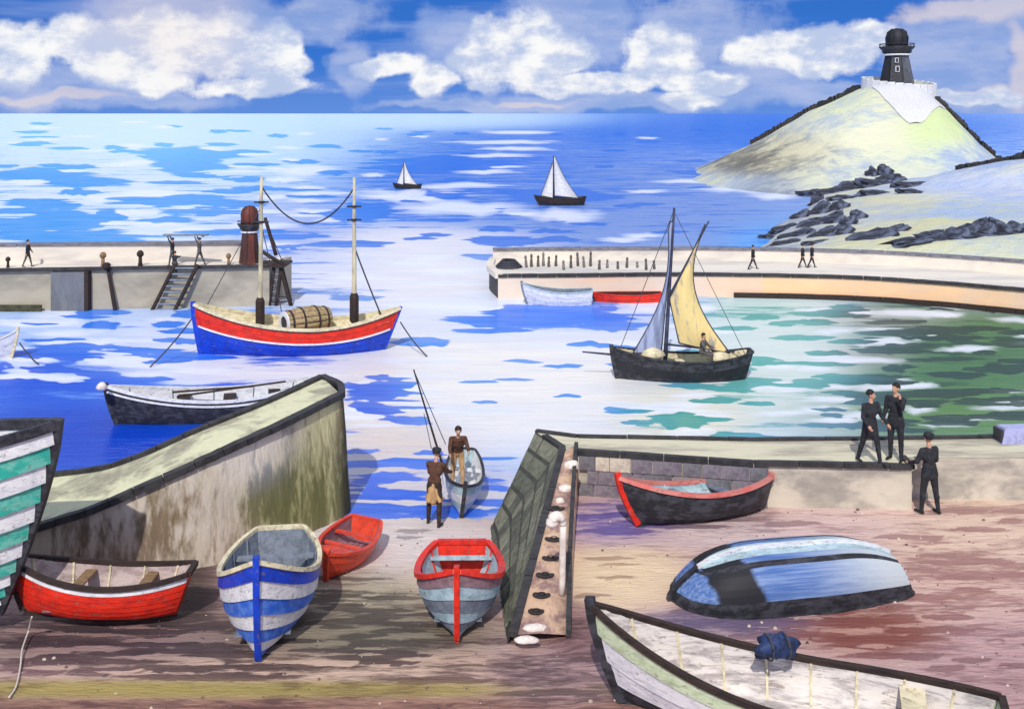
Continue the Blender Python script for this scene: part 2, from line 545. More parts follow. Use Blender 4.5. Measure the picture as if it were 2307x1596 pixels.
set_zones(sea_me, [  # pale tones: reflected cloud painted into the water colour
    (300, 300, 480, 80, S(110, 196, 232), S(216, 238, 244), 0.66, 1.6),  # pale far left: haze glitter painted along the horizon
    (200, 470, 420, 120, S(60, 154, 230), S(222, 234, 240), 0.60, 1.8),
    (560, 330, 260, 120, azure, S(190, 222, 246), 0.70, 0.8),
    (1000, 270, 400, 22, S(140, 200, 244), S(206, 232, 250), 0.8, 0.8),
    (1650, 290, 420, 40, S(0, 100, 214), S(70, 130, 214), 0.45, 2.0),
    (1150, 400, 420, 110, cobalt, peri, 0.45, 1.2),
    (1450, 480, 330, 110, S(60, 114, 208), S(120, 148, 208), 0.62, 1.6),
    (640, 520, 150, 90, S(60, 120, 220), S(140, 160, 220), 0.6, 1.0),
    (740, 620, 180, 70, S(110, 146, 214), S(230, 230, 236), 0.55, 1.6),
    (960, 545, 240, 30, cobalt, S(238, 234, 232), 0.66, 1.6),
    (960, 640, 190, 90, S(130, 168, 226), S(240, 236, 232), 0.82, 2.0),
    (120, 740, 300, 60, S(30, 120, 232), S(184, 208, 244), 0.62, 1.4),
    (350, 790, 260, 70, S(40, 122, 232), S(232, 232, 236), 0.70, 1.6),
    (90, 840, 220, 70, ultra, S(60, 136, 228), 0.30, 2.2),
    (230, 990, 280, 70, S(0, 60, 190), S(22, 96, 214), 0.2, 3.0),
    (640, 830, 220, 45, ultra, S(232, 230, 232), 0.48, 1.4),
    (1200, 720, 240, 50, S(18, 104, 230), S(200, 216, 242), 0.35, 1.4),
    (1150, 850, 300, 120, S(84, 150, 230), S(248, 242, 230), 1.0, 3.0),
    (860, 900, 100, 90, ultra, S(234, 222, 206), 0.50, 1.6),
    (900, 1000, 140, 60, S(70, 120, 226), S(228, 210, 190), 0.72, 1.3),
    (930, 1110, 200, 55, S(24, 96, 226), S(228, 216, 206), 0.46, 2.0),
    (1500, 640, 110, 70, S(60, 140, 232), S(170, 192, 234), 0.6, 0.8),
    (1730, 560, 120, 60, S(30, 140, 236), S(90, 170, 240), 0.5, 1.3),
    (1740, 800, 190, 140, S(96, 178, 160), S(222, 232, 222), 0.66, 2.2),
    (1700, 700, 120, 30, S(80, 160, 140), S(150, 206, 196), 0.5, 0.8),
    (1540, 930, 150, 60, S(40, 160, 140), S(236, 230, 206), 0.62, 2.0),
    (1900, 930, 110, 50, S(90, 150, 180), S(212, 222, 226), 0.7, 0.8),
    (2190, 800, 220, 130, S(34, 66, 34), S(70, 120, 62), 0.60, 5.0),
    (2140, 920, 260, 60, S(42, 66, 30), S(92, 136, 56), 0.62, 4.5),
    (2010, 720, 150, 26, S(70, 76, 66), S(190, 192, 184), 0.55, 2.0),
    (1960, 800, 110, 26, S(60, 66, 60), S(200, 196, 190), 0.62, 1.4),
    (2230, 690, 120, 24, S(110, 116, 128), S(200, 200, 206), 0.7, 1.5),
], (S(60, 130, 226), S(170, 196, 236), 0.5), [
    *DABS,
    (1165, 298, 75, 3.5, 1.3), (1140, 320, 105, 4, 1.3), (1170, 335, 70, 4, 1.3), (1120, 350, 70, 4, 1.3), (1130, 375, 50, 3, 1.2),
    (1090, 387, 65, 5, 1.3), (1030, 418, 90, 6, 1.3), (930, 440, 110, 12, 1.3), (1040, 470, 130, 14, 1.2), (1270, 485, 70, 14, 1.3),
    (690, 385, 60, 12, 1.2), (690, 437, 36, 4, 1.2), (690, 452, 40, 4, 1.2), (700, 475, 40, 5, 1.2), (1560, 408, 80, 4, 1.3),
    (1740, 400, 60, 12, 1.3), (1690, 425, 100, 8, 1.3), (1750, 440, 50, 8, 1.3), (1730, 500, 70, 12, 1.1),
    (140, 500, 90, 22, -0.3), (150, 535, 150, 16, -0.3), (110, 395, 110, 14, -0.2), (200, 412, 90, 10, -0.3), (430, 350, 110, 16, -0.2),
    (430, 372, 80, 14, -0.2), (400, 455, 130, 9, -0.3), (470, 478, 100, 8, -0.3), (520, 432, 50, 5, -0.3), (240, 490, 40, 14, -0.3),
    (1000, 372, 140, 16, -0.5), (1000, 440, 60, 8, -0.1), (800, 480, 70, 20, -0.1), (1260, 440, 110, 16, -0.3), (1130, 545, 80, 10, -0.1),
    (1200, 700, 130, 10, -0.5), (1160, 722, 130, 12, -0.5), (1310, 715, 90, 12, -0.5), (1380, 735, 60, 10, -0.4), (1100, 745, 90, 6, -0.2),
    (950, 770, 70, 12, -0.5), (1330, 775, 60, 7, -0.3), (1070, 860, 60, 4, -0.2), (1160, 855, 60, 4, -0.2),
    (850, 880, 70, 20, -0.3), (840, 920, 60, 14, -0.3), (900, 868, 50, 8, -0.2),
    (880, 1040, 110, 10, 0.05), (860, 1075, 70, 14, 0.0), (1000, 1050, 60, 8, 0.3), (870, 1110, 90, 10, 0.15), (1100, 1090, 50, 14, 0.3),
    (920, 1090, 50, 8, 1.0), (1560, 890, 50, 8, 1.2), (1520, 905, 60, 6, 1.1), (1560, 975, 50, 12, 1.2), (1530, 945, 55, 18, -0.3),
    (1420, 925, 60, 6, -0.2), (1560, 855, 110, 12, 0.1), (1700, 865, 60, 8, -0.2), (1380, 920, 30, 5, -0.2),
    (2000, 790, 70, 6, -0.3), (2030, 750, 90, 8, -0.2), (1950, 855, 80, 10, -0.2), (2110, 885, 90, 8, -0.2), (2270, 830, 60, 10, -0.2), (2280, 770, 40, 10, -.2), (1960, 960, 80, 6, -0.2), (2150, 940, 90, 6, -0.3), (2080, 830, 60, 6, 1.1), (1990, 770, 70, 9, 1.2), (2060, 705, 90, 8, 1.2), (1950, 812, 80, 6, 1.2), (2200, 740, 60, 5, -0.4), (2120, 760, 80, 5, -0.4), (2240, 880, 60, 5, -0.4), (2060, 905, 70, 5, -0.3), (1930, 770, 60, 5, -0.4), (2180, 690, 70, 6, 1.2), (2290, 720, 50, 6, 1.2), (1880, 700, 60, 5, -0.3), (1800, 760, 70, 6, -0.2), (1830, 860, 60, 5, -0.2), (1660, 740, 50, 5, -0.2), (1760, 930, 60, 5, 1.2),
], S(238, 242, 250))  # white streaks: sky glint painted into the water colour along with surf
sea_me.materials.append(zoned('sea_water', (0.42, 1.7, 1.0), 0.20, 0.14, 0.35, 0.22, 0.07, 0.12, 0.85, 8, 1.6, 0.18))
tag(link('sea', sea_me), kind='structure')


# ------------------------------------------------------------------ beach and yard
YARD = 0.9


def wall_x(Y):
    return np.interp(Y, [17.5, 18.2, 24.0, 26.0], [0.12, 0.05, -0.55, -0.7])


def slip_z(Y):
    return np.interp(Y, [-50, 17.0, 25.2, 32, 60], [0.9, 0.86, 0.0, -1.0, -3.0])


def ground_z(X, Y):
    sl = slip_z(Y)
    yd = np.interp(Y, [-50, 25.0, 25.6, 60], [YARD, YARD, -0.8, -3])
    k = np.clip((X - wall_x(Y) - 0.5) / 0.5, 0, 1)
    z = sl * (1 - k) + yd * k
    # the ground falls to the sea behind the left quay
    fr = np.interp(X, [-40, -12, -8.75, -6.8, -5.6, -4.75, -4.0], [21.4, 21.4, 21.9, 22.4, 23.4, 25.0, 27.5])
    back = np.clip((Y - fr) / 1.0, 0, 1) * (X < -4.0)
    return z - back * 2.2


xs = np.concatenate([np.linspace(-120, -15, 30), np.linspace(-14.9, 14.9, 330), np.linspace(15, 120, 30)])
ys = np.concatenate([np.linspace(-40, 12.8, 20), np.linspace(13, 29, 220), np.linspace(29.5, 50, 10)])
Xg, Yg = np.meshgrid(xs, ys)
Zg = ground_z(Xg, Yg) + 0.018 * fbm(Xg, Yg, 1.7, 3.0) + 0.012 * fbm(Xg, Yg, 5.0, 9.0)
gm = grid_mesh('beach', Xg, Yg, Zg)
mauve, mauve2 = S(140, 106, 108), S(196, 164, 156)
tan, tan2 = S(176, 148, 116), S(228, 198, 164)
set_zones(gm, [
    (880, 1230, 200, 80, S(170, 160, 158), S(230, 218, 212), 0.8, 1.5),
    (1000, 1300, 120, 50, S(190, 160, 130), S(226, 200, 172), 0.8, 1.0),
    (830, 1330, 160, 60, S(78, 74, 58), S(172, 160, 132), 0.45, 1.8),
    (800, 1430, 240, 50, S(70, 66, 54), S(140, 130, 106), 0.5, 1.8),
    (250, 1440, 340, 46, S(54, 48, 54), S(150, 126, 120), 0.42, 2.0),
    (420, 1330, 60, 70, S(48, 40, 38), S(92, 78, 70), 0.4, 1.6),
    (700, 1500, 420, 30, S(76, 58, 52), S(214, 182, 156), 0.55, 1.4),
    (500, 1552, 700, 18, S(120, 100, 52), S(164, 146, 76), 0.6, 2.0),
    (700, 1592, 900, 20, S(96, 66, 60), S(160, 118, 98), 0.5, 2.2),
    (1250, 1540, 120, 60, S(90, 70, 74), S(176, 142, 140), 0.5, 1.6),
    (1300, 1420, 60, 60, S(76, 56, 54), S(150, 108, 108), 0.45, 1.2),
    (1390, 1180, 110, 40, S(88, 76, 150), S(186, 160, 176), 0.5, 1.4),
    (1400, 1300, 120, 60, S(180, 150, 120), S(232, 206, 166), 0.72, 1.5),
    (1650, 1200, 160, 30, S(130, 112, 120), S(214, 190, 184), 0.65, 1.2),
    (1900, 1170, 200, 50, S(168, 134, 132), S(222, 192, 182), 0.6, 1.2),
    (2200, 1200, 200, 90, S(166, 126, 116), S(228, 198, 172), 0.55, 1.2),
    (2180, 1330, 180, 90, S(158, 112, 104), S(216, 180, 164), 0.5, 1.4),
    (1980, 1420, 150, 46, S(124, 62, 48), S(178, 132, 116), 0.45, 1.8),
    (1600, 1400, 200, 26, S(90, 80, 110), S(180, 156, 160), 0.5, 1.0),  # violet strip under the upturned boat, its shade painted in
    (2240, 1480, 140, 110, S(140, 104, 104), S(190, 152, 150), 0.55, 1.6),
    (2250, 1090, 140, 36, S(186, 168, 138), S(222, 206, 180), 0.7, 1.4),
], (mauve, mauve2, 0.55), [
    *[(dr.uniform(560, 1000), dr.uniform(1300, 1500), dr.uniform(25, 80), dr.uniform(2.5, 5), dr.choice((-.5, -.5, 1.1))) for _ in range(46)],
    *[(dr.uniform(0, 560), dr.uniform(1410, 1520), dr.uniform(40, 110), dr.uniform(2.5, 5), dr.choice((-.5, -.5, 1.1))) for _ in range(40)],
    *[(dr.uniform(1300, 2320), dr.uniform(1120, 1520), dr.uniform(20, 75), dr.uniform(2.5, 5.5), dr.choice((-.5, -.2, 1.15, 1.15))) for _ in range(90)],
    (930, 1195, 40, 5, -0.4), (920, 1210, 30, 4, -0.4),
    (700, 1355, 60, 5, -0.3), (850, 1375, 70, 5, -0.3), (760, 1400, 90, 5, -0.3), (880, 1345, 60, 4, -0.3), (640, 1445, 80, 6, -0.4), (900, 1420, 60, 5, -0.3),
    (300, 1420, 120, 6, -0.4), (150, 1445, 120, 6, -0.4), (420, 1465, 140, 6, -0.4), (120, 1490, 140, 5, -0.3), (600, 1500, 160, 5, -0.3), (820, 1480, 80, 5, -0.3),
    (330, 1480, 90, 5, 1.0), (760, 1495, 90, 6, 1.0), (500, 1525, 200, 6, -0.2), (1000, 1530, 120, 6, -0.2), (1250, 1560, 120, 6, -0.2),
    (1560, 1185, 80, 5, -0.1), (1640, 1170, 90, 4, -0.1), (1700, 1400, 160, 7, -0.3), (1850, 1375, 90, 5, -0.2), (2080, 1345, 70, 5, -0.1), (2180, 1300, 60, 4, 0.0),  # cast shadows of the black and upturned boats painted on the sand
    (2150, 1150, 70, 6, -0.1), (2060, 1210, 70, 6, 0.0), (2160, 1265, 60, 5, 0.0),  # first stroke: cast shadow of the capped person painted on the sand
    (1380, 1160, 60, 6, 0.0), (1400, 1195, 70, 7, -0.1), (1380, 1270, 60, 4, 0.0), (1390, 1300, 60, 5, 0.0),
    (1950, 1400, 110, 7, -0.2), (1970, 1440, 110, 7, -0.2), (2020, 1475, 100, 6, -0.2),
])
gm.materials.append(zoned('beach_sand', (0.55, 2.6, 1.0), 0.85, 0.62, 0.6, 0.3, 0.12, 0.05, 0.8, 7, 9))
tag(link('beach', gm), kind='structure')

# pebbles and shell bits strewn over slip and yard
peb = MB()
rnd = random.Random(77)
for k in range(1300):
    x, y = rnd.uniform(-11, 11), rnd.uniform(13.5, 24.6)
    if -10.5 < x < -4 and y > 21.0 or -0.9 < x < 1.8 and y > 17.5:
        continue
    if rnd.random() < 0.55 and mnoise.noise((x * .5, y * .9, 3.3)) < 0.02:
        continue
    r_ = 0.010 + 0.03 * rnd.random() ** 3
    z = float(ground_z(np.array(x), np.array(y)))
    a = rnd.uniform(0, 6.3)
    vs = []
    for j in range(5):
        q = a + j * 1.2566
        vs.append((x + r_ * 1.3 * math.cos(q), y + r_ * math.sin(q), z - .01))
    for j in range(5):
        q = a + j * 1.2566 + .3
        vs.append((x + r_ * .8 * math.cos(q), y + r_ * .6 * math.sin(q), z + r_ * .75))
    peb.add(vs, [(5, 6, 7, 8, 9)] + [(j, (j + 1) % 5, 5 + (j + 1) % 5, 5 + j) for j in range(5)], rnd.choice((0, 0, 1, 2)))
pb_ = peb.build('pebbles', [paint('pebble_brown', S(120, 96, 88), S(84, 66, 62), .6, 3), paint('pebble_grey', S(92, 88, 90), S(60, 58, 60), .6, 3), paint('pebble_pale', S(206, 190, 172), S(160, 144, 130), .6, 3)])
tag(pb_, 'small pebbles and shell bits strewn over the sand', 'pebbles', kind='stuff')

# ------------------------------------------------------------------ common materials
M_black = paint('tar_black', (0.018, 0.018, 0.022), (0.07, 0.07, 0.085), 0.7, 7, (0.5, 1, 1), 0.5)
M_white = paint('white_paint', (0.78, 0.77, 0.76), (0.46, 0.46, 0.52), 0.5, 7, (0.4, 1, 1), 0.5, chips=0.6)
M_cream = paint('cream_paint', S(226, 214, 178), S(150, 136, 104), 0.5, 6, (0.5, 1, 1), 0.6, chips=0.6)
M_red = paint('red_paint', S(228, 46, 26), S(150, 28, 22), 0.55, 6, (0.4, 1, 1), 0.42, chips=0.6)
M_orange = paint('orange_red_paint', S(226, 72, 44), S(170, 44, 34), 0.55, 6, (0.4, 1, 1), 0.42, chips=0.6)
M_blue = paint('blue_paint', S(40, 100, 205), S(110, 150, 222), 0.6, 6, (0.4, 1, 1), 0.42, chips=0.6)
M_royal = paint('royal_blue_paint', S(14, 66, 196), S(30, 44, 120), 0.5, 5, (0.4, 1, 1), 0.42, chips=0.6)
M_teal = paint('teal_paint', S(44, 166, 146), S(150, 206, 190), 0.5, 5, (0.3, 1, 1), 0.45, chips=0.6)
M_grey = paint('grey_paint', S(128, 136, 148), S(84, 92, 104), 0.6, 6, (0.5, 1, 1), 0.6, chips=0.6)
M_palegrey = paint('pale_grey_paint', S(176, 200, 206), S(112, 132, 140), 0.5, 6, (0.5, 1, 1), 0.5, chips=0.6)
M_mauve = paint('mauve_paint', S(150, 118, 124), S(92, 70, 78), 0.6, 7, (0.5, 1, 1), 0.65, chips=0.6)
M_wood = paint('old_wood', S(150, 118, 84), S(82, 60, 44), 0.7, 9, (0.3, 2, 2), 0.7)
M_dwood = paint('dark_wood', S(58, 44, 38), S(28, 24, 24), 0.7, 9, (0.3, 2, 2), 0.7)
M_rope = paint('rope', S(70, 70, 78), S(40, 40, 46), 0.5, 30)
M_green = paint('pale_green_paint', S(196, 208, 172), S(130, 144, 108), 0.5, 5, (0.4, 1, 1), 0.5, chips=0.6)
M_pink = paint('faded_red_paint', S(206, 130, 120), S(214, 60, 48), 0.5, 3, (0.5, 1, 1), 0.5, chips=0.6)
M_pinkw = paint('pinkish_white_paint', S(224, 214, 206), S(140, 130, 132), 0.75, 4, (0.35, 1, 1.6), 0.55, chips=0.6)
M_mauve2 = paint('pale_mauve_paint', S(190, 172, 166), S(132, 110, 112), 0.6, 6, (0.5, 1, 1), 0.65, chips=0.5)
M_lime0 = paint('pale_rope', S(214, 204, 190), S(160, 150, 138), 0.5, 20)
M_lilac = paint('lilac_stone', S(170, 172, 210), S(120, 120, 150), 0.5, 4)


# ------------------------------------------------------------------ boats
class Hull:
    def __init__(s, L, B, D, bow=0.3, stern=0.15, transom=0.6, rake=0.35, srake=0.1, um=0.42, full=0.55, keelrise=0.06, vee=1.05, bp=2.1, bq=0.88):
        s.__dict__.update(locals())

    def half(s, u):
        um = s.um
        if u < um:
            t = 1 - u / um
            w = s.transom + (1 - s.transom) * max(0, 1 - t ** 2.1) ** 0.9
        else:
            t = (u - um) / (1 - um)
            w = max(0.0, 1 - t ** s.bp) ** s.bq
        return max(w * s.B / 2, 0.004)

    def sheer(s, u):
        return s.D + s.bow * max(0, (u - .38) / .62) ** 2 + s.stern * max(0, (.42 - u) / .42) ** 2

    def keel(s, u):
        return s.keelrise * s.D * (max(0, u - .6) / .4) ** 2 + s.keelrise * s.D * (max(0, .3 - u) / .3) ** 2

    def P(s, u, v, side=1, off=0.0):
        a = v * math.pi / 2
        bowk = max(0, (u - .5) / .5)
        e = s.full + (s.vee - s.full) * bowk ** 1.5
        zs, zk = s.sheer(u), s.keel(u)
        hf = 1 - math.sin(a) ** (1.0 + 0.15 * bowk)
        y = s.half(u) * max(math.cos(a), 0) ** e
        x = -s.L / 2 + s.L * u - s.rake * (1 - hf) ** 1.4 * u ** 4 + s.srake * (1 - hf) * (1 - u) ** 4
        p = Vector((x, y * side, zk + (zs - zk) * hf))
        if off:
            d = 0.02
            pu = s.P(min(u + d, 1), v, side) - s.P(max(u - d, 0), v, side)
            pv = s.P(u, min(v + d, 1), side) - s.P(u, max(v - d, 0), side)
            n = pu.cross(pv)
            if n.length > 1e-9:
                n.normalize()
                if n.y * side < 0 or (abs(n.y) < 1e-4 and n.z > 0):
                    n = -n
                p = p + n * off
        return p


NU = 26


def us(n=NU, a=0.0, b=1.0):
    return [a + (b - a) * i / n for i in range(n + 1)]


def make_boat(name, label, cat, loc, head, hull, strakes, rail, inner, stem, heel=0.0, pitch=0.0, thwarts=(), ribs=0,
              lap=0.014, rail_w=0.06, rail_h=0.06, floor=None, deck=None, foredeck=None, transom_mat=None, keel_mat=None,
              bottom_open=False, group=None, thwart_mat=None, v_end=1.0, rib_mat=None):
    root = empty(name, loc, (R(heel), R(pitch), R(head)), label, cat, group)
    h = hull
    n = len(strakes)
    U = us()
    for side in (1, -1):
        for j, m in enumerate(strakes):
            v0, v1 = j / n * v_end, (j + 1) / n * v_end
            vm_ = (v0 + v1) / 2
            P = [[h.P(u, v0, side, 0.004 + lap * 0.1), h.P(u, vm_, side, lap * 0.65), h.P(u, v1 + 0.012, side, lap * 1.25)] for u in U]
            Q = [[h.P(u, v1 + 0.012, side, lap * 1.25), h.P(u, v1 + 0.012, side, -0.004)] for u in U]
            MB().grid(P).grid(Q).build('strake', m, root, True)
        # inner skin
        P = [[h.P(u, v, side, -0.028) for v in us(9)] for u in us(NU, 0.01, 0.985)]
        MB().grid(P).build('lining', inner, root, True)
        pts = [h.P(u, 0.0, side, 0.006) + Vector((0, 0, 0.0)) for u in U]
        ev = [Vector((0, side, 0))] * len(pts)
        MB().sweep(pts, lambda i: Vector((0, 1, 0)) if i < len(pts) - 3 else Vector((0.0, 1, 0)), rail_w, rail_h).build('gunwale', rail, root)
    # stem and keel
    pts = [h.P(1, v, 1) * 1.0 for v in us(10)]
    for p in pts:
        p.y = 0
    pts[0] = pts[0] + Vector((0.01, 0, 0.10))
    MB().sweep(pts, lambda i: Vector((0, 1, 0)), 0.06 + 0.012 * h.L, 0.09 + 0.01 * h.L).build('stem', stem, root)
    if h.transom < 0.05:
        pts = [h.P(0, v, 1) for v in us(10)]
        for p in pts:
            p.y = 0
        pts[0] = pts[0] + Vector((-0.01, 0, 0.06))
        MB().sweep(pts, lambda i: Vector((0, 1, 0)), 0.09, 0.12).build('sternpost', stem, root)
    else:
        ring = [h.P(0, v, 1, 0.006) for v in us(12)] + [h.P(0, v, -1, 0.006) for v in us(12)][::-1][1:]
        c0 = Vector((h.P(0, .3).x, 0, h.sheer(0) * 0.6))
        b = MB()
        k = len(ring)
        ring = [p + Vector((-0.012, 0, 0)) for p in ring]
        ring2 = [p + Vector((0.05, 0, 0)) for p in ring]
        b.add(ring + ring2, [tuple(range(k)), tuple(range(2 * k - 1, k - 1, -1))] + [(i, i + 1, k + i + 1, k + i) for i in range(k - 1)] + [(k - 1, 0, k, 2 * k - 1)])
        b.build('transom', transom_mat or strakes[0], root)
        pa, pb = h.P(0, 0, 1), h.P(0, 0, -1)
        MB().sweep([pa, pb], lambda i: Vector((1, 0, 0)), rail_w * 1.1, rail_h * 1.04).build('transom_rail', rail, root)
    pts = [Vector((h.P(u, 1).x, 0, h.keel(u) - 0.03)) for u in us(14)]
    MB().sweep(pts, lambda i: Vector((0, 1, 0)), 0.07, 0.11).build('keel', keel_mat or stem, root)
    tm = thwart_mat or inner
    for u in thwarts:
        w = h.half(u) * 2 * 0.93
        z = h.sheer(u) - 0.17 * h.D - 0.03
        MB().box((h.P(u, 0).x, 0, z), (0.06 * h.L, w, 0.035)).build('thwart', tm, root)
    for k in range(ribs):
        u = 0.10 + 0.80 * k / max(1, ribs - 1)
        for side in (1, -1):
            pts = [h.P(u, v, side, -0.04) for v in us(8, 0.03, 0.97)]
            MB().sweep(pts, lambda i: Vector((1, 0, 0)), 0.035, 0.03).build('rib', rib_mat or inner, root)
    if floor is not None:
        z = h.D * 0.22
        nb = 5
        for k in range(nb):
            y0 = (k - (nb - 1) / 2) * h.B * 0.11
            MB().box((-0.02 * h.L, y0, z), (h.L * (0.66 - 0.05 * abs(k - 2)), h.B * 0.10, 0.02)).build('floorboard', floor, root)
    if deck:
        u0, u1, drop, m = deck
        b = MB().grid([[Vector((h.P(u, 0).x, y * h.half(u) * 0.97, h.sheer(u) - drop - 0.02 * y * y)) for y in (-1, -.5, 0, .5, 1)] for u in us(16, u0, u1)])
        b.build('deck', m, root)
    if foredeck:
        u0, m = foredeck
        P = [[Vector((h.P(u, 0).x, y * h.half(u) * 0.99, h.sheer(u) + 0.012 + 0.05 * (1 - y * y) * min(1, h.half(u) * 3))) for y in (-1, -.5, 0, .5, 1)] for u in us(10, u0, 0.995)]
        MB().grid(P).build('foredeck', m, root, True)
        e0 = P[0]
        MB().grid([e0, [p - Vector((0, 0, 0.13)) for p in e0]]).build('coaming', rail, root)
    return root


def spar(parent, name, p0, p1, r0, r1, mat, n=8):
    p0, p1 = Vector(p0), Vector(p1)
    pts = [p0.lerp(p1, k / 5) for k in range(6)]
    rs = [r0 + (r1 - r0) * k / 5 for k in range(6)]
    return MB().tube(pts, rs, n).build(name, mat, parent, True)


def rope(parent, name, p0, p1, sag=0.0, r=0.02, mat=None, n=12):
    p0, p1 = Vector(p0), Vector(p1)
    pts = [p0.lerp(p1, k / n) - Vector((0, 0, sag * 4 * (k / n) * (1 - k / n))) for k in range(n + 1)]
    return MB().tube(pts, r, 5).build(name, mat or M_rope, parent, True)


def sail(parent, name, a, b, c, d, belly, mat, nu=12, nv=12, fold=0.0, edge=None, rope_r=0.03):
    """four corners in order (tack, clew, peak, throat) with a belly along belly vector"""
    a, b, c, d = (Vector(p) for p in (a, b, c, d))
    P = []
    for i in range(nu + 1):
        s_ = i / nu
        row = []
        for j in range(nv + 1):
            t = j / nv
            p = a.lerp(b, s_).lerp(d.lerp(c, s_), t)
            k = math.sin(math.pi * s_) * (0.35 + 0.65 * math.sin(math.pi * min(1, t * 0.9 + 0.05)))
            p = p + Vector(belly) * k + Vector(belly) * fold * math.sin(s_ * 17) * 0.3
            if edge:
                p = p + edge(s_, t)
            row.append(p)
        P.append(row)
    nrm = Vector(belly).normalized() * 0.012
    Q = [[p - nrm for p in row] for row in P]
    so_ = MB().grid(P).grid(Q).build(name, mat, parent, True)
    for ln_ in ([r_[0] for r_ in P], [r_[-1] for r_ in P], P[0], P[-1]):
        MB().tube([p - nrm * .5 for p in ln_], rope_r, 5).build('bolt_rope', M_rope, so_, True)
    return so_


# teal and white clinker hull cropped by the left edge
h = Hull(8.4, 2.9, 3.0, 0.55, 0.3, 0.5, 1.05, 0.3, 0.45, 0.62)
tw = [M_white, M_teal] * 7
foot = G(0, 1425, 0.88)
make_boat('fishing_boat', 'large teal and white striped clinker boat cropped by the left edge', 'boat',
          (-8.15 - 4.2, 18.3, 0.88), 0, h, tw, M_black, M_white, M_black, thwarts=(0.3, 0.55, 0.75), ribs=6,
          lap=0.06, rail_w=0.16, rail_h=0.18)

# red dinghy with white stripe
h = Hull(3.3, 1.40, 0.64, 0.34, 0.16, 0.45, 0.36, 0.22, 0.45, 0.5)
make_boat('dinghy', 'bright red dinghy with a white stripe under its dark rim, next to the teal boat', 'boat',
          (-7.62, 18.75, 0.84), 185, h, [M_white] + [M_red] * 8, M_dwood, M_mauve2, M_dwood,
          heel=6, thwarts=(0.25, 0.6), ribs=5, rail_w=0.09, rail_h=0.08, floor=M_mauve, thwart_mat=M_wood, rib_mat=M_cream, transom_mat=M_red, pitch=-3)

rp_ = MB()
rp_.tube(resample([A(72, 1388, 17.75), G(64, 1420, .90), G(50, 1462, .90), G(46, 1500, .90), G(36, 1545, .90), G(20, 1570, .90)], 30), .016, 5)
tag(rp_.build('painter_rope', M_lime0, None, True), 'thin pale rope trailing from the red dinghy over the sand', 'rope')

# blue and white boat, bow to the viewer
h = Hull(3.9, 1.76, 1.0, 0.74, 0.12, 0.5, 0.42, 0.12, 0.45, 0.75, 0.06, 1.35)
make_boat('rowing_boat', 'blue and white striped rowing boat with its bow pointing at the viewer', 'boat',
          (-4.42, 18.55, 0.72), -83, h, [M_royal, M_white, M_blue, M_white, M_blue, M_white, M_blue, M_white], M_cream, M_grey, M_royal,
          pitch=-5, thwarts=(0.22,), ribs=6, rail_w=0.085, rail_h=0.075, lap=0.03, floor=M_grey, transom_mat=M_grey)

# small red boat near the quay wall
h = Hull(2.75, 1.08, 0.46, 0.16, 0.06, 0.62, 0.25, 0.08, 0.45, 0.5)
make_boat('dinghy', 'small orange red dinghy with two thwarts beside the quay wall foot', 'boat',
          (-3.62, 21.95, 0.36), -99, h, [M_orange, M_orange, M_orange, M_orange], M_orange, M_mauve, M_orange,
          heel=-8, pitch=-5, thwarts=(0.25, 0.52), ribs=0, floor=M_mauve, foredeck=(0.78, M_orange), thwart_mat=M_orange, rail_w=0.08)

# red rimmed boat with grey striped bow
h = Hull(2.95, 1.58, 0.74, 0.52, 0.08, 0.62, 0.28, 0.1, 0.45, 0.72, 0.06, 1.25)
make_boat('rowing_boat', 'red rimmed rowing boat with pale grey striped planks below the stone ramp', 'boat',
          (-0.98, 19.0, 0.70), -89, h, [M_mauve, M_palegrey, M_grey, M_palegrey, M_grey, M_palegrey, M_palegrey], M_red, M_palegrey, M_red,
          pitch=-5, thwarts=(0.12,), transom_mat=M_red, ribs=4, rail_w=0.12, rail_h=0.08, lap=0.022, floor=M_grey, rib_mat=M_red)

# black boat on the yard
h = Hull(3.75, 1.30, 0.60, 0.48, 0.16, 0.42, 0.42, 0.25, 0.42, 0.55)
make_boat('rowing_boat', 'black rowing boat with a red bow rim drawn up below the low stone wall', 'boat',
          (4.15, 22.95, 0.92), 199, h, [M_black] * 5, M_pink, M_palegrey, M_red, heel=7, thwarts=(0.3, 0.6), ribs=4,
          rail_w=0.10, rail_h=0.09, thwart_mat=M_grey, keel_mat=M_black)


# upturned boat
def half_painted():
    m = bpy.data.materials.new('blue_and_sheen_over_black')
    m.use_nodes = True
    t = NT(m.node_tree)
    b = t.n['Principled BSDF']
    tc = t.node('ShaderNodeTexCoord')
    sp = t.node('ShaderNodeSeparateXYZ')
    t.l.new(tc.outputs['Object'], sp.inputs[0])
    n = t.noise(tc.outputs['Object'], 3.5, 5, 0.6)
    x = t.m('ADD', sp.outputs[0], t.m('ADD', t.m('MULTIPLY', t.m('SUBTRACT', n, 0.5), 0.35), t.m('MULTIPLY', sp.outputs[2], 0.5)))
    v = t.scale(tc.outputs['Object'], (0.22, 6, 6))
    n2 = t.noise(v, 2.6, 5, 0.65)
    bl = t.mix(t.smooth(n2, 0.40, 0.66), S(78, 108, 164), S(128, 150, 188))
    bl = t.mix(t.smooth(x, 0.2, -1.9), bl, S(188, 194, 196))  # pale blue to grey: hull sheen painted in with the blue
    inner = t.m('MULTIPLY', t.smooth(x, 0.92, 1.06), t.smooth(x, 1.95, 1.80))
    c = t.mix(inner, bl, (0.022, 0.022, 0.026))
    t.l.new(c, b.inputs['Base Color'])
    b.inputs['Roughness'].default_value = 0.55
    b.inputs['Specular IOR Level'].default_value = 0.2
    return m


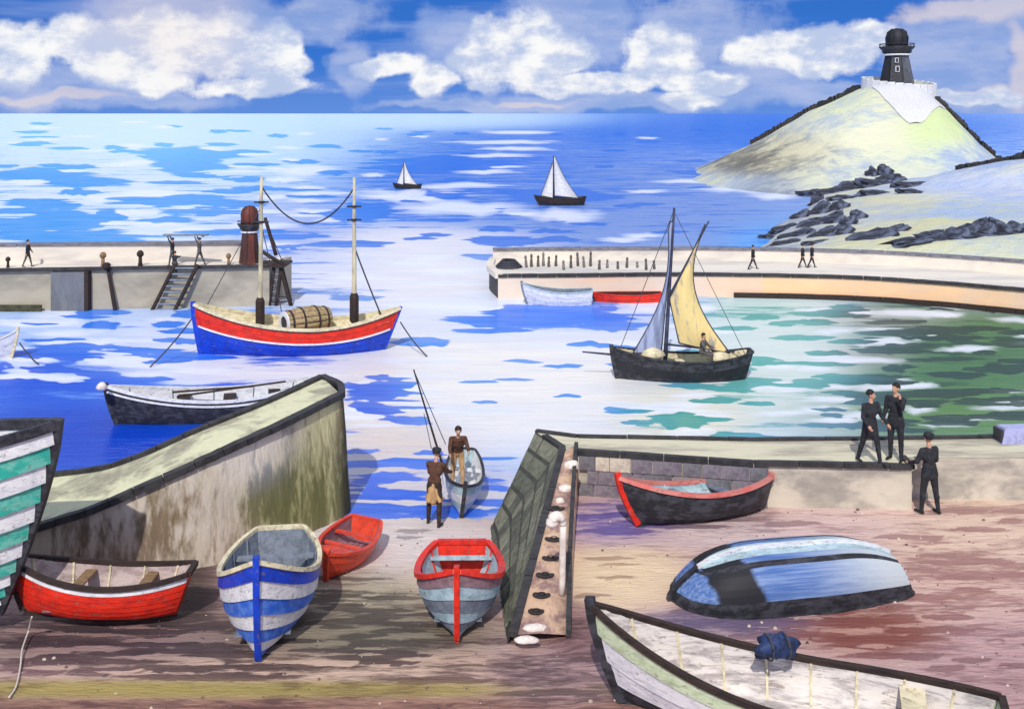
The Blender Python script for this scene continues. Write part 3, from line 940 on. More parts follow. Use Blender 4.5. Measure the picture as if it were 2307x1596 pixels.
M_bb = half_painted()
h = Hull(4.6, 1.9, 0.80, 0.0, 0.0, 0.62, 0.55, 0.15, 0.45, 0.62, 0.36, 0.62, 4.2, 0.55)
make_boat('upturned_boat', 'upturned black and blue boat lying keel up on the yard', 'boat',
          (5.22, 19.50, YARD + 0.82), 190, h, [M_black, M_black, M_bb, M_bb, M_bb, M_bb, M_bb, M_black, M_bb, M_palegrey], M_black, M_grey, M_black,
          heel=180, rail_w=0.08, rail_h=0.07, lap=0.02, transom_mat=M_black, keel_mat=M_white)

# large white boat in the right foreground
h = Hull(5.9, 1.55, 0.68, 0.82, 0.10, 0.5, 0.5, 0.2, 0.42, 0.6)
fg = make_boat('open_boat', 'long open white boat with pale green side in the right foreground', 'boat',
               (4.06, 15.08, 0.88), 163.0, h, [M_green, M_white, M_white, M_black, M_black], M_dwood, M_pinkw, M_black,
               thwarts=(0.2,), ribs=8, rail_w=0.09, rail_h=0.08, lap=0.025, floor=M_pinkw, thwart_mat=M_cream,
               rib_mat=M_cream, keel_mat=M_black, heel=-3)

# a dark blue bundle lying on the far rim of the foreground boat
mb = MB()
rnd = random.Random(4)
P = []
for i in range(13):
    row = []
    for j in range(14):
        th, ph = math.pi * i / 12, 2 * math.pi * j / 14
        r = 1 + 0.22 * math.sin(3 * ph + 2 * th) + 0.14 * math.sin(5 * ph - 3 * th) + rnd.uniform(-.06, .06)
        row.append(Vector((0.34 * r * math.sin(th) * math.cos(ph), 0.17 * r * math.sin(th) * math.sin(ph), 0.15 * r * math.cos(th))))
    P.append(row)
mb.grid(P, 0, True)
M_tarp = paint('blue_tarpaulin', S(44, 62, 104), S(20, 22, 36), 0.8, 7)
bun = empty('canvas_bundle', A(1748, 1458, 15.42) + Vector((0, 0, 0.02)), (0, 0, 0.2), 'dark blue canvas bundle on the far rim of the white boat', 'bundle')
mb.build('canvas', M_tarp, bun, True)
for xk in (-0.13, 0.14):
    MB().tube([Vector((xk, 0.20 * math.cos(a), 0.175 * math.sin(a))) for a in [k * math.pi / 8 for k in range(17)]], 0.018, 5).build('lashing', M_rope, bun)

# ------------------------------------------------------------------ left quay
M_quay = paint('weathered_render', S(196, 182, 164), S(132, 120, 88), 0.75, 1.1, (1, 1, 0.35), 0.85, 0.4, (0.44, 0.60))
M_quaytop = paint('lichen_concrete', S(210, 208, 172), S(128, 122, 108), 0.8, 0.9, (1, 1, 1), 0.85, 0.4)
M_weed = paint('weed', S(104, 104, 52), S(60, 62, 34), 0.8, 4, (1, 1, 0.3), 0.9)
M_darkstone = paint('dark_stone', S(62, 60, 60), S(34, 33, 34), 0.7, 3)
ft = [(-3.95, 27.2, 2.9), (-4.285, 25.7, 2.9), (-5.40, 23.3, 2.81), (-6.44, 22.0, 2.59), (-7.9, 21.3, 2.08), (-9.16, 21.0, 1.65), (-11.3, 20.8, 1.25), (-17, 20.6, 1.1)]
bt = [(-5.0, 27.7, 2.9), (-5.1, 27.4, 2.9), (-6.09, 25.3, 2.81), (-7.3, 23.84, 2.59), (-8.67, 23.35, 2.08), (-10.1, 23.7, 1.65), (-13.2, 24.2, 1.25), (-18, 24.6, 1.1)]


FT, BT = resample(ft[1:], 48), resample(bt[1:], 48)
quay = empty('quay', (0, 0, 0), label='tall curving quay wall with lichened top running out to the left of the slipway', cat='quay')


def outward(pts, i, sgn):
    t = (pts[min(i + 1, len(pts) - 1)] - pts[max(i - 1, 0)])
    return Vector((t.y, -t.x, 0)).normalized() * sgn


face = []
for i, p in enumerate(FT):
    o = outward(FT, i, -1)
    if o.y > 0.3:
        o = -o
    col = []
    for k in range(13):
        z = p.z - (p.z + 1.2) * k / 12
        wob = 0.03 * mnoise.noise((p.x * 1.3, z * 1.3, 2.0))
        col.append(Vector((p.x, p.y, z)) + o * ((p.z - z) * 0.09 + wob))
    face.append(col)
mb = MB().grid(face)
back = [[p - Vector((0, 0, k * 4.0)) for k in (0, 1)] for p in BT]
mb.grid(back)
e0 = face[0]
eb = [Vector((BT[0].x, BT[0].y, q.z)) + Vector((0.05, 0.09, 0)) * (BT[0].z - q.z) for q in e0]
qw = mb.build('wall', zoned('quay_render', (1, 1, 0.28), 1.3, 0.9, 0.5, 0.1, 0.12, 0.05, 0.9, 6, 8), quay, True)
set_zones(qw.data, [
    (690, 1100, 90, 80, S(104, 104, 62), S(184, 178, 126), 0.42, 2.2),
    (640, 1150, 80, 50, S(104, 106, 66), S(180, 174, 116), 0.40, 1.6),
    (735, 960, 40, 90, S(150, 140, 104), S(216, 208, 156), 0.55, 1.2),
    (786, 1030, 15, 170, S(40, 38, 34), S(78, 74, 62), 0.4, 5.0),  # strip at the far end: shade painted into the wall colour
    (590, 1030, 70, 60, S(146, 150, 160), S(228, 216, 200), 0.66, 1.4),
    (420, 1180, 140, 70, S(116, 96, 64), S(204, 190, 174), 0.55, 1.4),
    (220, 1220, 150, 60, S(104, 84, 68), S(190, 174, 158), 0.5, 1.5),
], (S(140, 130, 112), S(206, 194, 174), 0.56))
endw = []
for k in range(6):
    f = k / 5
    endw.append([a.lerp(b, f) + Vector((0.22, 0.02, 0)) * math.sin(math.pi * f) for a, b in zip(e0, eb)])
MB().grid(endw).build('end_wall', paint('shaded_end_stone', S(70, 66, 60), S(30, 30, 30), 0.6, 2, (1, 1, 0.4), 0.9), quay, True)  # end face darkened in its colour to give the shaded side
mb = MB().grid([[f, f.lerp(b, .33) + Vector((0, 0, 0.02)), f.lerp(b, .66) + Vector((0, 0, 0.02)), b] for f, b in zip(FT, BT)])
mb.f.append((0, 1, 2, 3)) if False else None
mb.build('top_paving', M_quaytop, quay, True)


def coping(name, line, w, h_, mat, parent, dz=0.0, seg=3, gap=0.015):
    """an edge course in separate pieces"""
    for i in range(0, len(line) - 1, seg):
        pts = line[i:i + seg + 1]
        if len(pts) < 2:
            continue
        pts = [Vector(p) + Vector((0, 0, dz + random.uniform(-.008, .008))) for p in pts]
        d = (pts[-1] - pts[-2]).normalized() * gap
        pts[-1] = pts[-1] - d
        MB().sweep(pts, lambda k: (pts[min(k + 1, len(pts) - 1)] - pts[max(k - 1, 0)]).cross(Vector((0, 0, 1))), w, h_).build(name, mat, parent)


coping('coping_stone', FT, 0.20, 0.14, M_darkstone, quay, 0.03)
coping('coping_stone', BT, 0.18, 0.12, M_darkstone, quay, 0.03)
coping('coping_stone', resample([FT[0], FT[0].lerp(BT[0], .5) + Vector((0.2, 0.05, 0)), BT[0]], 6), 0.18, 0.13, M_darkstone, quay, 0.034)
# ------------------------------------------------------------------ battered stone wall with ramp, right of the slipway
M_wallst = [paint('wall_stone_%s' % k, c, c2, 0.7, 5, (1, 1, 1), 0.9, 0.5) for k, c, c2 in
            (('a', S(112, 114, 98), S(80, 82, 70)), ('b', S(98, 100, 88), S(64, 66, 58)), ('c', S(126, 126, 108), S(92, 92, 80)))]
M_mortar = paint('mortar', S(70, 72, 62), S(46, 47, 42), 0.6, 6)
M_ramp = paint('ramp_sand', S(204, 170, 140), S(122, 92, 98), 0.85, 2.2, (1, .8, 1), 0.85, 0.4)
sw = empty('stone_wall', (0, 0, 0), label='sloping green grey stone wall beside the slipway with a ramp on top', cat='wall')


def straight(pts, n):
    pts = [Vector(p) for p in pts]
    L_ = [0.0]
    for a, b in zip(pts[:-1], pts[1:]):
        L_.append(L_[-1] + (b - a).length)
    out = []
    for i in range(n + 1):
        t = L_[-1] * i / n
        k = 0
        while k < len(pts) - 2 and t > L_[k + 1]:
            k += 1
        out.append(pts[k].lerp(pts[k + 1], (t - L_[k]) / (L_[k + 1] - L_[k])))
    return out


Tt = straight([(-0.02, 17.75, 0.93), (1.19, 24.67, 1.90), (0.60, 26.0, 1.90)], 60)
Bb = straight([(-0.10, 17.7, 0.74), (-0.62, 23.2, 0.0), (-0.66, 24.3, -0.2)], 60)
core = [[b.lerp(t, k / 6) for k in range(7)] for b, t in zip(Bb, Tt)]
mb = MB().grid(core)
fr = [core[-1], [Vector((p.x + 1.0, p.y - .5, p.z - .12)) for p in core[-1]]]
mb.grid(fr)
mb.build('core', M_mortar, sw)
NR = 6
rnd = random.Random(3)
for r_ in range(NR):
    s0 = 4 + rnd.uniform(0, 3)
    while s0 < 59:
        ln = rnd.uniform(3.2, 6.5)
        s1 = min(60, s0 + ln)

        def q(s, t):
            k = min(int(s), 59)
            f = s - k
            a = Bb[k].lerp(Bb[k + 1], f)
            b = Tt[k].lerp(Tt[k + 1], f)
            return a.lerp(b, t)
        t0, t1 = r_ / NR, (r_ + 1) / NR
        g = 0.0
        a, b, c, d = q(s0 + .12, t0 + .014), q(s1 - .12, t0 + .014), q(s1 - .12, t1 - .014), q(s0 + .12, t1 - .014)
        nrm = (b - a).cross(d - a).normalized()
        if nrm.x > 0:
            nrm = -nrm
        if (d - a).length > 0.05:
            pr = rnd.uniform(0.004, 0.022)
            ctr = (a + b + c + d) / 4
            top = [p.lerp(ctr, 0.06) + nrm * pr for p in (a, b, c, d)]
            bas = [p - nrm * 0.03 for p in (a, b, c, d)]
            MB().add(bas + top, [(4, 5, 6, 7), (0, 1, 5, 4), (1, 2, 6, 5), (2, 3, 7, 6), (3, 0, 4, 7)]).build('stone', rnd.choice(M_wallst), sw)
        s0 = s1
# ramp on top of it
Rr = resample([(0.98, 17.75, 0.94), (1.18, 20.6, 1.36), (1.52, 24.4, 1.904), (1.60, 24.9, 1.904)], 60)
rp = [[t + Vector((0, 0, 0.004)), t.lerp(r, .5) + Vector((0, 0, 0.03)), r, Vector((r.x + 0.06, r.y, 0.7))] for t, r in zip(Tt[:48], Rr[:48])]
MB().grid(rp).build('ramp', M_ramp, sw, True)
coping('kerb_stone', [r + Vector((0, 0, 0.02)) for r in Rr[:47]], 0.09, 0.12, M_darkstone, sw, 0.0, 3)
coping('coping_stone', [t + Vector((0.04, 0, 0.01)) for t in Tt[:58]], 0.16, 0.10, M_darkstone, sw, 0.0, 4)

# round whitewashed stones and dark iron plates set along the ramp
M_lime = paint('limewash', S(232, 220, 208), S(190, 170, 160), 0.6, 6, (1, 1, 1), 0.8)
M_iron = paint('iron', S(58, 50, 48), S(30, 27, 27), 0.6, 8, (1, 1, 1), 0.6)


def lump(rx, ry, rz, seed, sub=2):
    bm = bmesh.new()
    bmesh.ops.create_icosphere(bm, subdivisions=sub, radius=1)
    for v in bm.verts:
        k = 1 + 0.22 * mnoise.noise((v.co.x * 1.6 + seed, v.co.y * 1.6, v.co.z * 1.6)) + 0.10 * mnoise.noise((v.co.x * 4 + seed, v.co.y * 4, v.co.z * 4))
        v.co = Vector((v.co.x * rx * k, v.co.y * ry * k, max(v.co.z, -0.4) * rz * k))
    me = bpy.data.meshes.new('lump')
    bm.to_mesh(me)
    bm.free()
    for p in me.polygons:
        p.use_smooth = True
    return me


def ramp_z(Y):
    return float(np.interp(Y, [17.75, 20.9, 24.5], [0.95, 1.39, 1.92]))


def on_ramp(dx, dy):
    Y = 20.0
    for _ in range(25):
        Y = (H - ramp_z(Y) - 0.02) * F / (dy - HY)
    return Vector(((dx - CX) / F * Y, Y, ramp_z(Y) + 0.012))


for k, (dx, dy, rx, ry, rz, lb) in enumerate((
        (1288, 1048, .19, .17, .14, 'whitewashed boulder at the top of the ramp by the wall corner'),
        (1274, 1100, .17, .15, .09, 'flat whitewashed boulder second from the top of the ramp'),
        (1262, 1128, .10, .10, .08, 'smallest whitewashed stone halfway up the ramp'),
        (1205, 1412, .22, .13, .06, 'wide whitewashed stone near the bottom of the ramp'),
        (1185, 1440, .22, .12, .06, 'pinkish white stone low on the ramp below the wide one'))):
    me = lump(rx, ry, rz, k * 3.3)
    me.materials.append(M_lime)
    o = link('boulder', me)
    o.location = on_ramp(dx, dy)
    tag(o, lb, 'stone')
for k, (dx, dy, rx, lb) in enumerate((
        (1252, 1143, .20, 'topmost dark iron plate on the ramp'), (1248, 1212, .19, 'second dark iron plate from the top of the ramp'),
        (1240, 1255, .17, 'third dark iron plate from the top of the ramp'), (1228, 1293, .18, 'fourth dark iron plate from the top of the ramp'),
        (1220, 1338, .17, 'fifth dark iron plate from the top of the ramp'), (1208, 1375, .15, 'lowest dark iron plate on the ramp'))):
    o = empty('mooring_plate', on_ramp(dx, dy), (R(-8), 0, 0), lb, 'iron plate', 'iron plates along the ramp')
    MB().lathe([(rx, 0), (rx, .012), (rx * .9, .02)], 18).build('plate', M_iron, o)
    MB().tube([Vector((.07 * math.cos(a), .07 * math.sin(a) - .02, .032)) for a in [j * math.pi / 5 for j in range(11)]], .010, 5).build('ring', M_iron, o)
# white mooring post with crooked head
base = on_ramp(1266, 1338)
po = empty('mooring_post', base, label='white painted crook headed post standing on the ramp', cat='post')
spar(po, 'shaft', (0, 0, 0), (0.02, 0, 1.30), 0.06, 0.065, M_lime, 10)
me_p = [Vector((0.02, 0, 1.28)), Vector((0.0, 0, 1.40)), Vector((-0.08, -0.02, 1.46)), Vector((-0.17, -0.03, 1.42)), Vector((-0.19, -0.03, 1.30))]
MB().tube(resample(me_p, 12), [0.066 + 0.05 * k / 12 for k in range(13)], 10).build('crook', M_lime, po, True)

# ------------------------------------------------------------------ right quay
M_rquay = paint('pale_quay_concrete', S(204, 194, 174), S(140, 134, 126), 0.8, 1.0, (0.5, 2, 1), 0.85, 0.4)
M_rqtop = paint('pale_yellow_paving', S(206, 200, 172), S(150, 142, 128), 0.85, 0.8, (0.4, 2, 1), 0.85, 0.4)
rq = empty('quay', (0, 0, 0), label='long low pale quay crossing behind the yard with two people on it', cat='quay')
top = [(1.19, 24.67), (1.56, 24.45), (5.6, 23.62), (9.17, 23.42), (9.19, 24.05), (14.0, 24.0), (30, 24.2), (30, 27.0), (12.97, 25.55), (8.36, 25.35), (5.96, 25.3), (1.63, 25.55), (0.60, 26.0)]
n_ = len(top)
mb = MB().add([(x, y, 1.9) for x, y in top] + [(x, y, -1.5) for x, y in top], [tuple(range(n_))])
mb.build('top_paving', M_rqtop, rq)
mb = MB().add([(x, y, 1.893) for x, y in top] + [(x, y, -1.5) for x, y in top], [(i, (i + 1) % n_, (i + 1) % n_ + n_, i + n_) for i in range(n_)])
mb.build('wall', M_rquay, rq)
ln = [Vector((x, y, 1.9)) for x, y in top[1:5]]
ln2 = [Vector((x, y, 1.9)) for x, y in top[7:]]


def divide(pts, step):
    out = []
    for a, b in zip(pts[:-1], pts[1:]):
        k = max(1, int((b - a).length / step))
        out += [a.lerp(b, j / k) for j in range(k)]
    return out + [pts[-1]]


coping('coping_stone', divide(ln, 0.5), 0.15, 0.11, M_darkstone, rq, 0.012, 2)
coping('coping_stone', divide(ln2, 0.6), 0.15, 0.10, M_darkstone, rq, 0.012, 2)
M_pst = [paint('purple_stone_%s' % k, c, c2, 0.7, 5, (1, 1, 1), 0.9, 0.5) for k, c, c2 in
         (('a', S(134, 124, 130), S(98, 88, 98)), ('b', S(148, 138, 138), S(108, 100, 106)), ('c', S(122, 118, 122), S(88, 84, 90)), ('d', S(212, 198, 176), S(170, 152, 136)))]
a0, a1 = Vector((1.58, 24.40, 0.86)), Vector((5.9, 23.58, 0.86))
dirv = (a1 - a0).normalized()
nrm = Vector((dirv.y, -dirv.x, 0))
ang = math.atan2(dirv.y, dirv.x)
rnd = random.Random(8)
for r_ in range(3):
    s_ = 0.02 + (0.2 if r_ % 2 else 0)
    while s_ < 4.2:
        w = rnd.uniform(0.24, 0.75)
        hh = 0.305
        c = a0 + dirv * (s_ + w / 2) + Vector((0, 0, 0.16 + r_ * 0.325)) + nrm * 0.02
        k = 3 if (r_ == 2 and rnd.random() < 0.16) else rnd.choice((0, 0, 1, 2))
        MB().box((0, 0, 0), (w - 0.018, 0.09 + rnd.uniform(0, .03), hh)).build('stone', M_pst[k], rq).matrix_local = Matrix.Translation(c) @ Matrix.Rotation(ang, 4, 'Z')
        s_ += w
# lilac stone block at the right edge of the quay
bl = empty('stone_block', (12.3, 25.20, 1.905), (0, 0, 0.03), 'pale lilac stone block on the quay by the right edge', 'block')
MB().add([(-.32, -.22, 0), (2.4, -.22, 0), (2.4, .25, 0), (-.32, .25, 0), (-.22, -.18, .36), (2.4, -.18, .40), (2.4, .22, .40), (-.22, .22, .36)],
         [(0, 1, 2, 3), (4, 5, 6, 7), (0, 1, 5, 4), (1, 2, 6, 5), (2, 3, 7, 6), (3, 0, 4, 7)]).build('block', M_lilac, bl)
MB().box((-.30, 0, .18), (.06, .40, .30)).build('end_slab', M_darkstone, bl)

# ------------------------------------------------------------------ left breakwater
M_bwface = paint('breakwater_face', S(176, 166, 146), S(132, 126, 112), 0.7, 0.5, (0.4, 1, 1), 0.9, 0.4)
M_bwtop = paint('breakwater_cream', S(226, 216, 200), S(180, 172, 172), 0.7, 0.5, (0.3, 1, 1), 0.9, 0.3)
bw = empty('breakwater', (0, 0, 0), label='left hand stone breakwater with a cream parapet', cat='breakwater')
ZL = 2.07


def prism(poly, z0, z1):
    n = len(poly)
    return MB().add([(x, y, z0) for x, y in poly] + [(x, y, z1) for x, y in poly],
                    [tuple(range(n))[::-1], tuple(range(n, 2 * n))] + [(i, (i + 1) % n, (i + 1) % n + n, i + n) for i in range(n)])


fl = [(-80, 50.6), (-26, 51.6), (-12.6, 53.0)]
prism(fl + [(-12.2, 56.5), (-26, 55.2), (-80, 54.2)], -2, ZL).build('wall', M_bwface, bw)
prism([(-80, 52.6), (-26, 53.6), (-14.3, 54.8), (-14.2, 55.4), (-26, 54.4), (-80, 53.4)], ZL - .02, 3.02).build('parapet', M_bwtop, bw)
prism([(-80, 50.75), (-26, 51.75), (-12.75, 53.15), (-12.4, 56.3), (-26, 55.0), (-80, 54.0)], ZL + .004, ZL + .03).build('walkway', M_bwtop, bw)
coping('coping_stone', divide([Vector((-34, 51.4, ZL)), Vector((-26, 51.55, ZL)), Vector((-12.6, 52.95, ZL))], 0.8), 0.25, 0.16, M_darkstone, bw, 0.02, 2)
coping('parapet_cap', divide([Vector((-34, 53.85, 3.03)), Vector((-26, 54.0, 3.03)), Vector((-14.3, 55.1, 3.03))], 0.8), 0.9, 0.09, paint('cap_grey', S(128, 126, 134), S(70, 70, 76), 0.6, 2), bw, 0.03, 2)
# dark recessed bay
MB().box((-22.5, 51.85, 0.7), (1.7, 0.35, 2.5)).build('buttress', paint('buttress_grey', S(112, 114, 118), S(84, 86, 92), 0.6, 1.5, (1, 1, .4)), bw)
MB().box((-21.55, 51.85, 0.7), (0.2, 0.42, 2.6)).build('fender_post', M_dwood, bw)
MB().box((-26.5, 51.52, 0.12), (5.5, 0.14, 0.42)).build('weed_course', paint('dark_weed', S(74, 74, 48), S(40, 42, 30), .8, 3), bw)


def front_y(X):
    return float(np.interp(X, [-80, -26, -12.6], [50.6, 51.6, 53.0]))


# leaning post and boarding ladder
po = empty('mooring_pole', (-20.6, front_y(-20.6) - .3, -.6), label='single dark pole leaning against the left breakwater', cat='pole')
spar(po, 'pole', (0.55, 0, 0), (0, .15, 2.75), .12, .09, M_dwood)
MB().lathe([(.11, 2.72), (.2, 2.78), (.2, 2.95), (.1, 3.02)], 10).build('cap', M_dwood, po)
ld = empty('ladder', (-18.0, front_y(-18.0) - .25, -.5), label='slanting dark boarding ladder on the left breakwater', cat='ladder')
for k in (0, 1):
    spar(ld, 'rail', (-0.55 + k * 1.15, -.25, 0), (0.75 + k * 1.15, .12, 2.75), .10, .10, M_dwood)
for k in range(9):
    f = (k + .6) / 9.2
    p = Vector((-0.55, -.25, 0)).lerp(Vector((0.75, .12, 2.75)), f)
    spar(ld, 'rung', p, p + Vector((1.15, 0, 0)), .05, .05, M_grey)


def bollard(dx, dy, hgt, lb, mat, zb, yb, grp=None):
    X = (dx - CX) / F * yb
    o = empty('bollard', (X, yb, zb), label=lb, cat='bollard', group=grp)
    MB().lathe([(.16 * hgt, 0), (.12 * hgt, .25 * hgt), (.11 * hgt, .6 * hgt)], 12).build('post', mat, o, True)
    MB().lathe([(.12 * hgt, .58 * hgt), (.22 * hgt, .68 * hgt), (.22 * hgt, .85 * hgt), (.10 * hgt, hgt)], 12).build('head', mat, o, True)
    return o


zb = ZL + .03
bollard(18, 605, .55, 'dark squat bollard on the left breakwater nearest the picture edge', M_dwood, zb, 52.3)
bollard(232, 600, .75, 'olive headed bollard above the leaning pole on the breakwater', M_wood, zb, 52.6)
bollard(316, 592, .8, 'slim dark bollard between the leaning pole and the ladder', M_dwood, zb, 52.9)
bollard(515, 592, .6, 'small brown bollard between the carriers and the pier light', M_wood, zb, 53.2)


# lights ----------------------------------------------------------
def light_tower(name, loc, hgt, wb, wt, mats, label, brim, dome):
    o = empty(name, loc, label=label, cat='lighthouse')
    n = 8
    th = hgt * 0.56
    for k in range(n):
        a0_, a1_ = 2 * math.pi * k / n, 2 * math.pi * (k + 1) / n
        g = 0.02
        pts = []
        for rr, z in ((wb / 2, 0), (wt / 2, th)):
            for a in (a0_ + g, a1_ - g):
                pts.append((rr * math.cos(a), rr * math.sin(a), z))
            for a in (a1_ - g, a0_ + g):
                pts.append((rr * .9 * math.cos(a), rr * .9 * math.sin(a), z))
        MB().add(pts, [(0, 1, 2, 3), (4, 5, 6, 7), (0, 1, 5, 4), (1, 2, 6, 5), (2, 3, 7, 6), (3, 0, 4, 7)]).build('panel', mats[k % len(mats)], o)
    MB().lathe([(wb * .44, 0.02), (wt * .44, th - .02)], 16).build('core', M_black, o)
    ga = MB().lathe([(wt * .50, th), (wt * .62, th + hgt * .03), (brim / 2 * .8, th + hgt * .06), (brim / 2, th + hgt * .12), (brim / 2 * .95, th + hgt * .125), (brim / 2 * .74, th + hgt * .085), (wt * .4, th + hgt * .08)], 20).build('gallery', M_black, o, True)
    MB().lathe([(wt * .55, th - hgt * .03), (wt * .60, th - hgt * .025), (wt * .60, th - .002), (wt * .55, th)], 16).build('collar', M_white, o)
    lb = th + hgt * .08
    la = MB().lathe([(dome * .42, lb), (dome * .48, lb + hgt * .1), (dome * .5, lb + hgt * .2), (dome * .42, lb + hgt * .29), (dome * .22, lb + hgt * .34), (.05, lb + hgt * .36)], 20).build('lantern', mats[0], o, True)
    for k in range(8):
        a = 2 * math.pi * k / 8 + .2
        MB().tube([Vector((dome * q * math.cos(a), dome * q * math.sin(a), lb + hgt * z)) for q, z in ((.44, .01), (.50, .1), (.52, .2), (.44, .29), (.23, .345))], hgt * .008, 5).build('glazing_bar', mats[-1], la)
    for k in range(12):
        a = 2 * math.pi * k / 12
        MB().tube([Vector((brim / 2 * .96 * math.cos(a), brim / 2 * .96 * math.sin(a), th + hgt * z)) for z in (.12, .17)], hgt * .005, 4).build('baluster', M_black, ga)
    MB().tube([Vector((brim / 2 * .96 * math.cos(a), brim / 2 * .96 * math.sin(a), th + hgt * .17)) for a in [2 * math.pi * j / 24 for j in range(25)]], hgt * .006, 4).build('rail', M_black, ga)
    return o


M_rb1 = paint('red_brown_tower', S(110, 58, 48), S(60, 36, 34), 0.6, 2.5, (1, 1, .4))
M_rb2 = paint('brown_tower', S(74, 48, 44), S(44, 32, 32), 0.6, 2.5, (1, 1, .4))
M_tg = paint('tower_grey', S(96, 98, 106), S(52, 52, 58), 0.6, 1, (1, 1, .3))
M_td = paint('tower_dark', S(42, 42, 48), S(22, 22, 26), 0.6, 1, (1, 1, .3))
light_tower('lighthouse', (-13.85, 53.9, ZL + .02), 3.05, 1.15, .78, [M_rb1, M_rb2, M_rb2], 'red brown pier light at the end of the left breakwater', 1.3, .85)

# dark timber derrick on a landing at the end of the breakwater
dk = empty('derrick', (-12.1, 53.1, 0), label='dark timber derrick and landing stage behind the front mast', cat='derrick')
q = lambda dx, dy, Y=53.1: A(dx, dy, Y) - Vector((-12.1, 53.1, 0))
spar(dk, 'jib', q(597, 490), q(622, 575), .09, .10, M_dwood)
spar(dk, 'brace', q(580, 560), q(640, 597), .10, .10, M_dwood)
spar(dk, 'beam', q(583, 598), q(642, 596), .11, .11, M_dwood)
spar(dk, 'leg', q(618, 597), q(606, 690), .09, .11, M_dwood)
spar(dk, 'leg', q(634, 597), q(622, 690), .09, .11, M_dwood)
spar(dk, 'leg', q(630, 597), q(656, 690), .09, .11, M_dwood)
spar(dk, 'leg', q(634, 597, 54.6), q(656, 685, 54.6), .09, .11, M_dwood)
for k in range(7):
    f = (k + .5) / 7
    spar(dk, 'rung', q(618, 597).lerp(q(606, 690), f), q(634, 597).lerp(q(622, 690), f), .035, .035, M_grey)
MB().box(q(618, 594, 53.8), (1.5, 2.0, .10)).build('platform', M_dwood, dk)
MB().tube([q(623 + 32 * math.cos(a), 674 + 7 * math.sin(a)) for a in [2 * math.pi * j / 20 for j in range(21)]], .04, 5).build('mooring_ring', M_iron, dk)
rope(dk, 'hoist_rope', q(597, 490), q(640, 597), .05, .025)

# ------------------------------------------------------------------ right breakwater
M_peach = paint('peach_stone', S(232, 196, 168), S(214, 204, 190), 0.8, 0.28, (0.4, 1, 1), 0.9, 0.3)
M_orst = paint('apricot_stone', S(240, 196, 150), S(216, 190, 170), 0.7, 0.22, (0.3, 1, 1), 0.9, 0.3)
rb = empty('breakwater', (0, 0, 0), label='right hand curving breakwater with peach coloured face and low parapet', cat='breakwater')
ZR = 1.18
fb = [G(*p, 0) for p in ((1122, 672), (1300, 670), (1590, 668), (1900, 675), (2100, 688), (2310, 708), (2620, 740))]
FRL = resample(fb, 60)
inn = []
for i, p in enumerate(FRL):
    o = outward(FRL, i, -1)
    if o.y < 0:
        o = -o
    inn.append(Vector((p.x, p.y, 0)) + o * 6.2)
rows_ = [[Vector((p.x, p.y, -2)) - Vector((0, .15, 0)), Vector((p.x, p.y, ZR)), Vector((q_.x, q_.y, ZR)), Vector((q_.x, q_.y, -2))] for p, q_ in zip(FRL, inn)]
left = [Vector((p.x, p.y, p.z)) for p in rows_[0]]
half = 24
MB().grid([r[:2] for r in rows_[:half + 1]]).build('wall', M_peach, rb)
MB().grid([r[:2] for r in rows_[half:]]).build('wall', M_orst, rb)
MB().grid([[r[1] + Vector((0, 0, .004)), r[1].lerp(r[2], .5) + Vector((0, 0, .02)), r[2]] for r in rows_]).build('walkway', paint('pier_walk', S(222, 214, 200), S(182, 178, 176), .7, .3, (.3, 1, 1), .9, .3), rb)
ea = resample([rows_[0][1], rows_[0][1].lerp(rows_[0][2], .5) + Vector((-0.35, 0, 0)), rows_[0][2]], 8)
MB().grid([[Vector((p.x, p.y, -2)), p] for p in ea]).build('end_wall', M_darkstone, rb)
MB().add([tuple(p + Vector((0, 0, .004))) for p in ea], [tuple(range(len(ea)))]).build('end_paving', M_bwtop, rb)
pp = [[r[2] + (r[1] - r[2]).normalized() * .7 + Vector((0, 0, z)) for z in (-.01, .66)] + [r[2] + Vector((0, 0, z)) for z in (.66, -3)] for r in rows_]
MB().grid(pp).build('parapet', M_bwtop, rb)
coping('parapet_cap', [r[2] + (r[1] - r[2]).normalized() * .35 + Vector((0, 0, .68)) for r in rows_], .85, .10, paint('cap_grey', (.2, .2, .2)), rb, 0.02, 2, .03)
coping('coping_stone', [r[1] + Vector((0, .1, .03)) for r in rows_], .35, .16, M_darkstone, rb, 0.0, 2, .03)
coping('coping_stone', [p + Vector((0.05, 0, .03)) for p in ea], .4, .3, M_bwtop, rb, 0.02, 2, .03)
coping('low_course', [r[0] + Vector((0, -.02, 2.12)) for r in rows_[22:52]], .14, .30, M_dwood, rb, 0, 3, .02)
# posts along the walkway
def slim_post(dx, dy, hgt, lb, mat, zb, yb, grp):
    o = empty('mooring_post', ((dx - CX) / F * yb, yb, zb), (random.uniform(-.06, .06), random.uniform(-.12, .12), random.uniform(0, 3)), lb, 'post', grp)
    MB().lathe([(.08, 0), (.085, .3 * hgt), (.065, .64 * hgt), (.05, .70 * hgt)], 9).build('post', mat, o, True)
    MB().lathe([(.04, .68 * hgt), (.075, .76 * hgt), (.075, .88 * hgt), (.03, hgt)], 9).build('cap', mat, o, True)


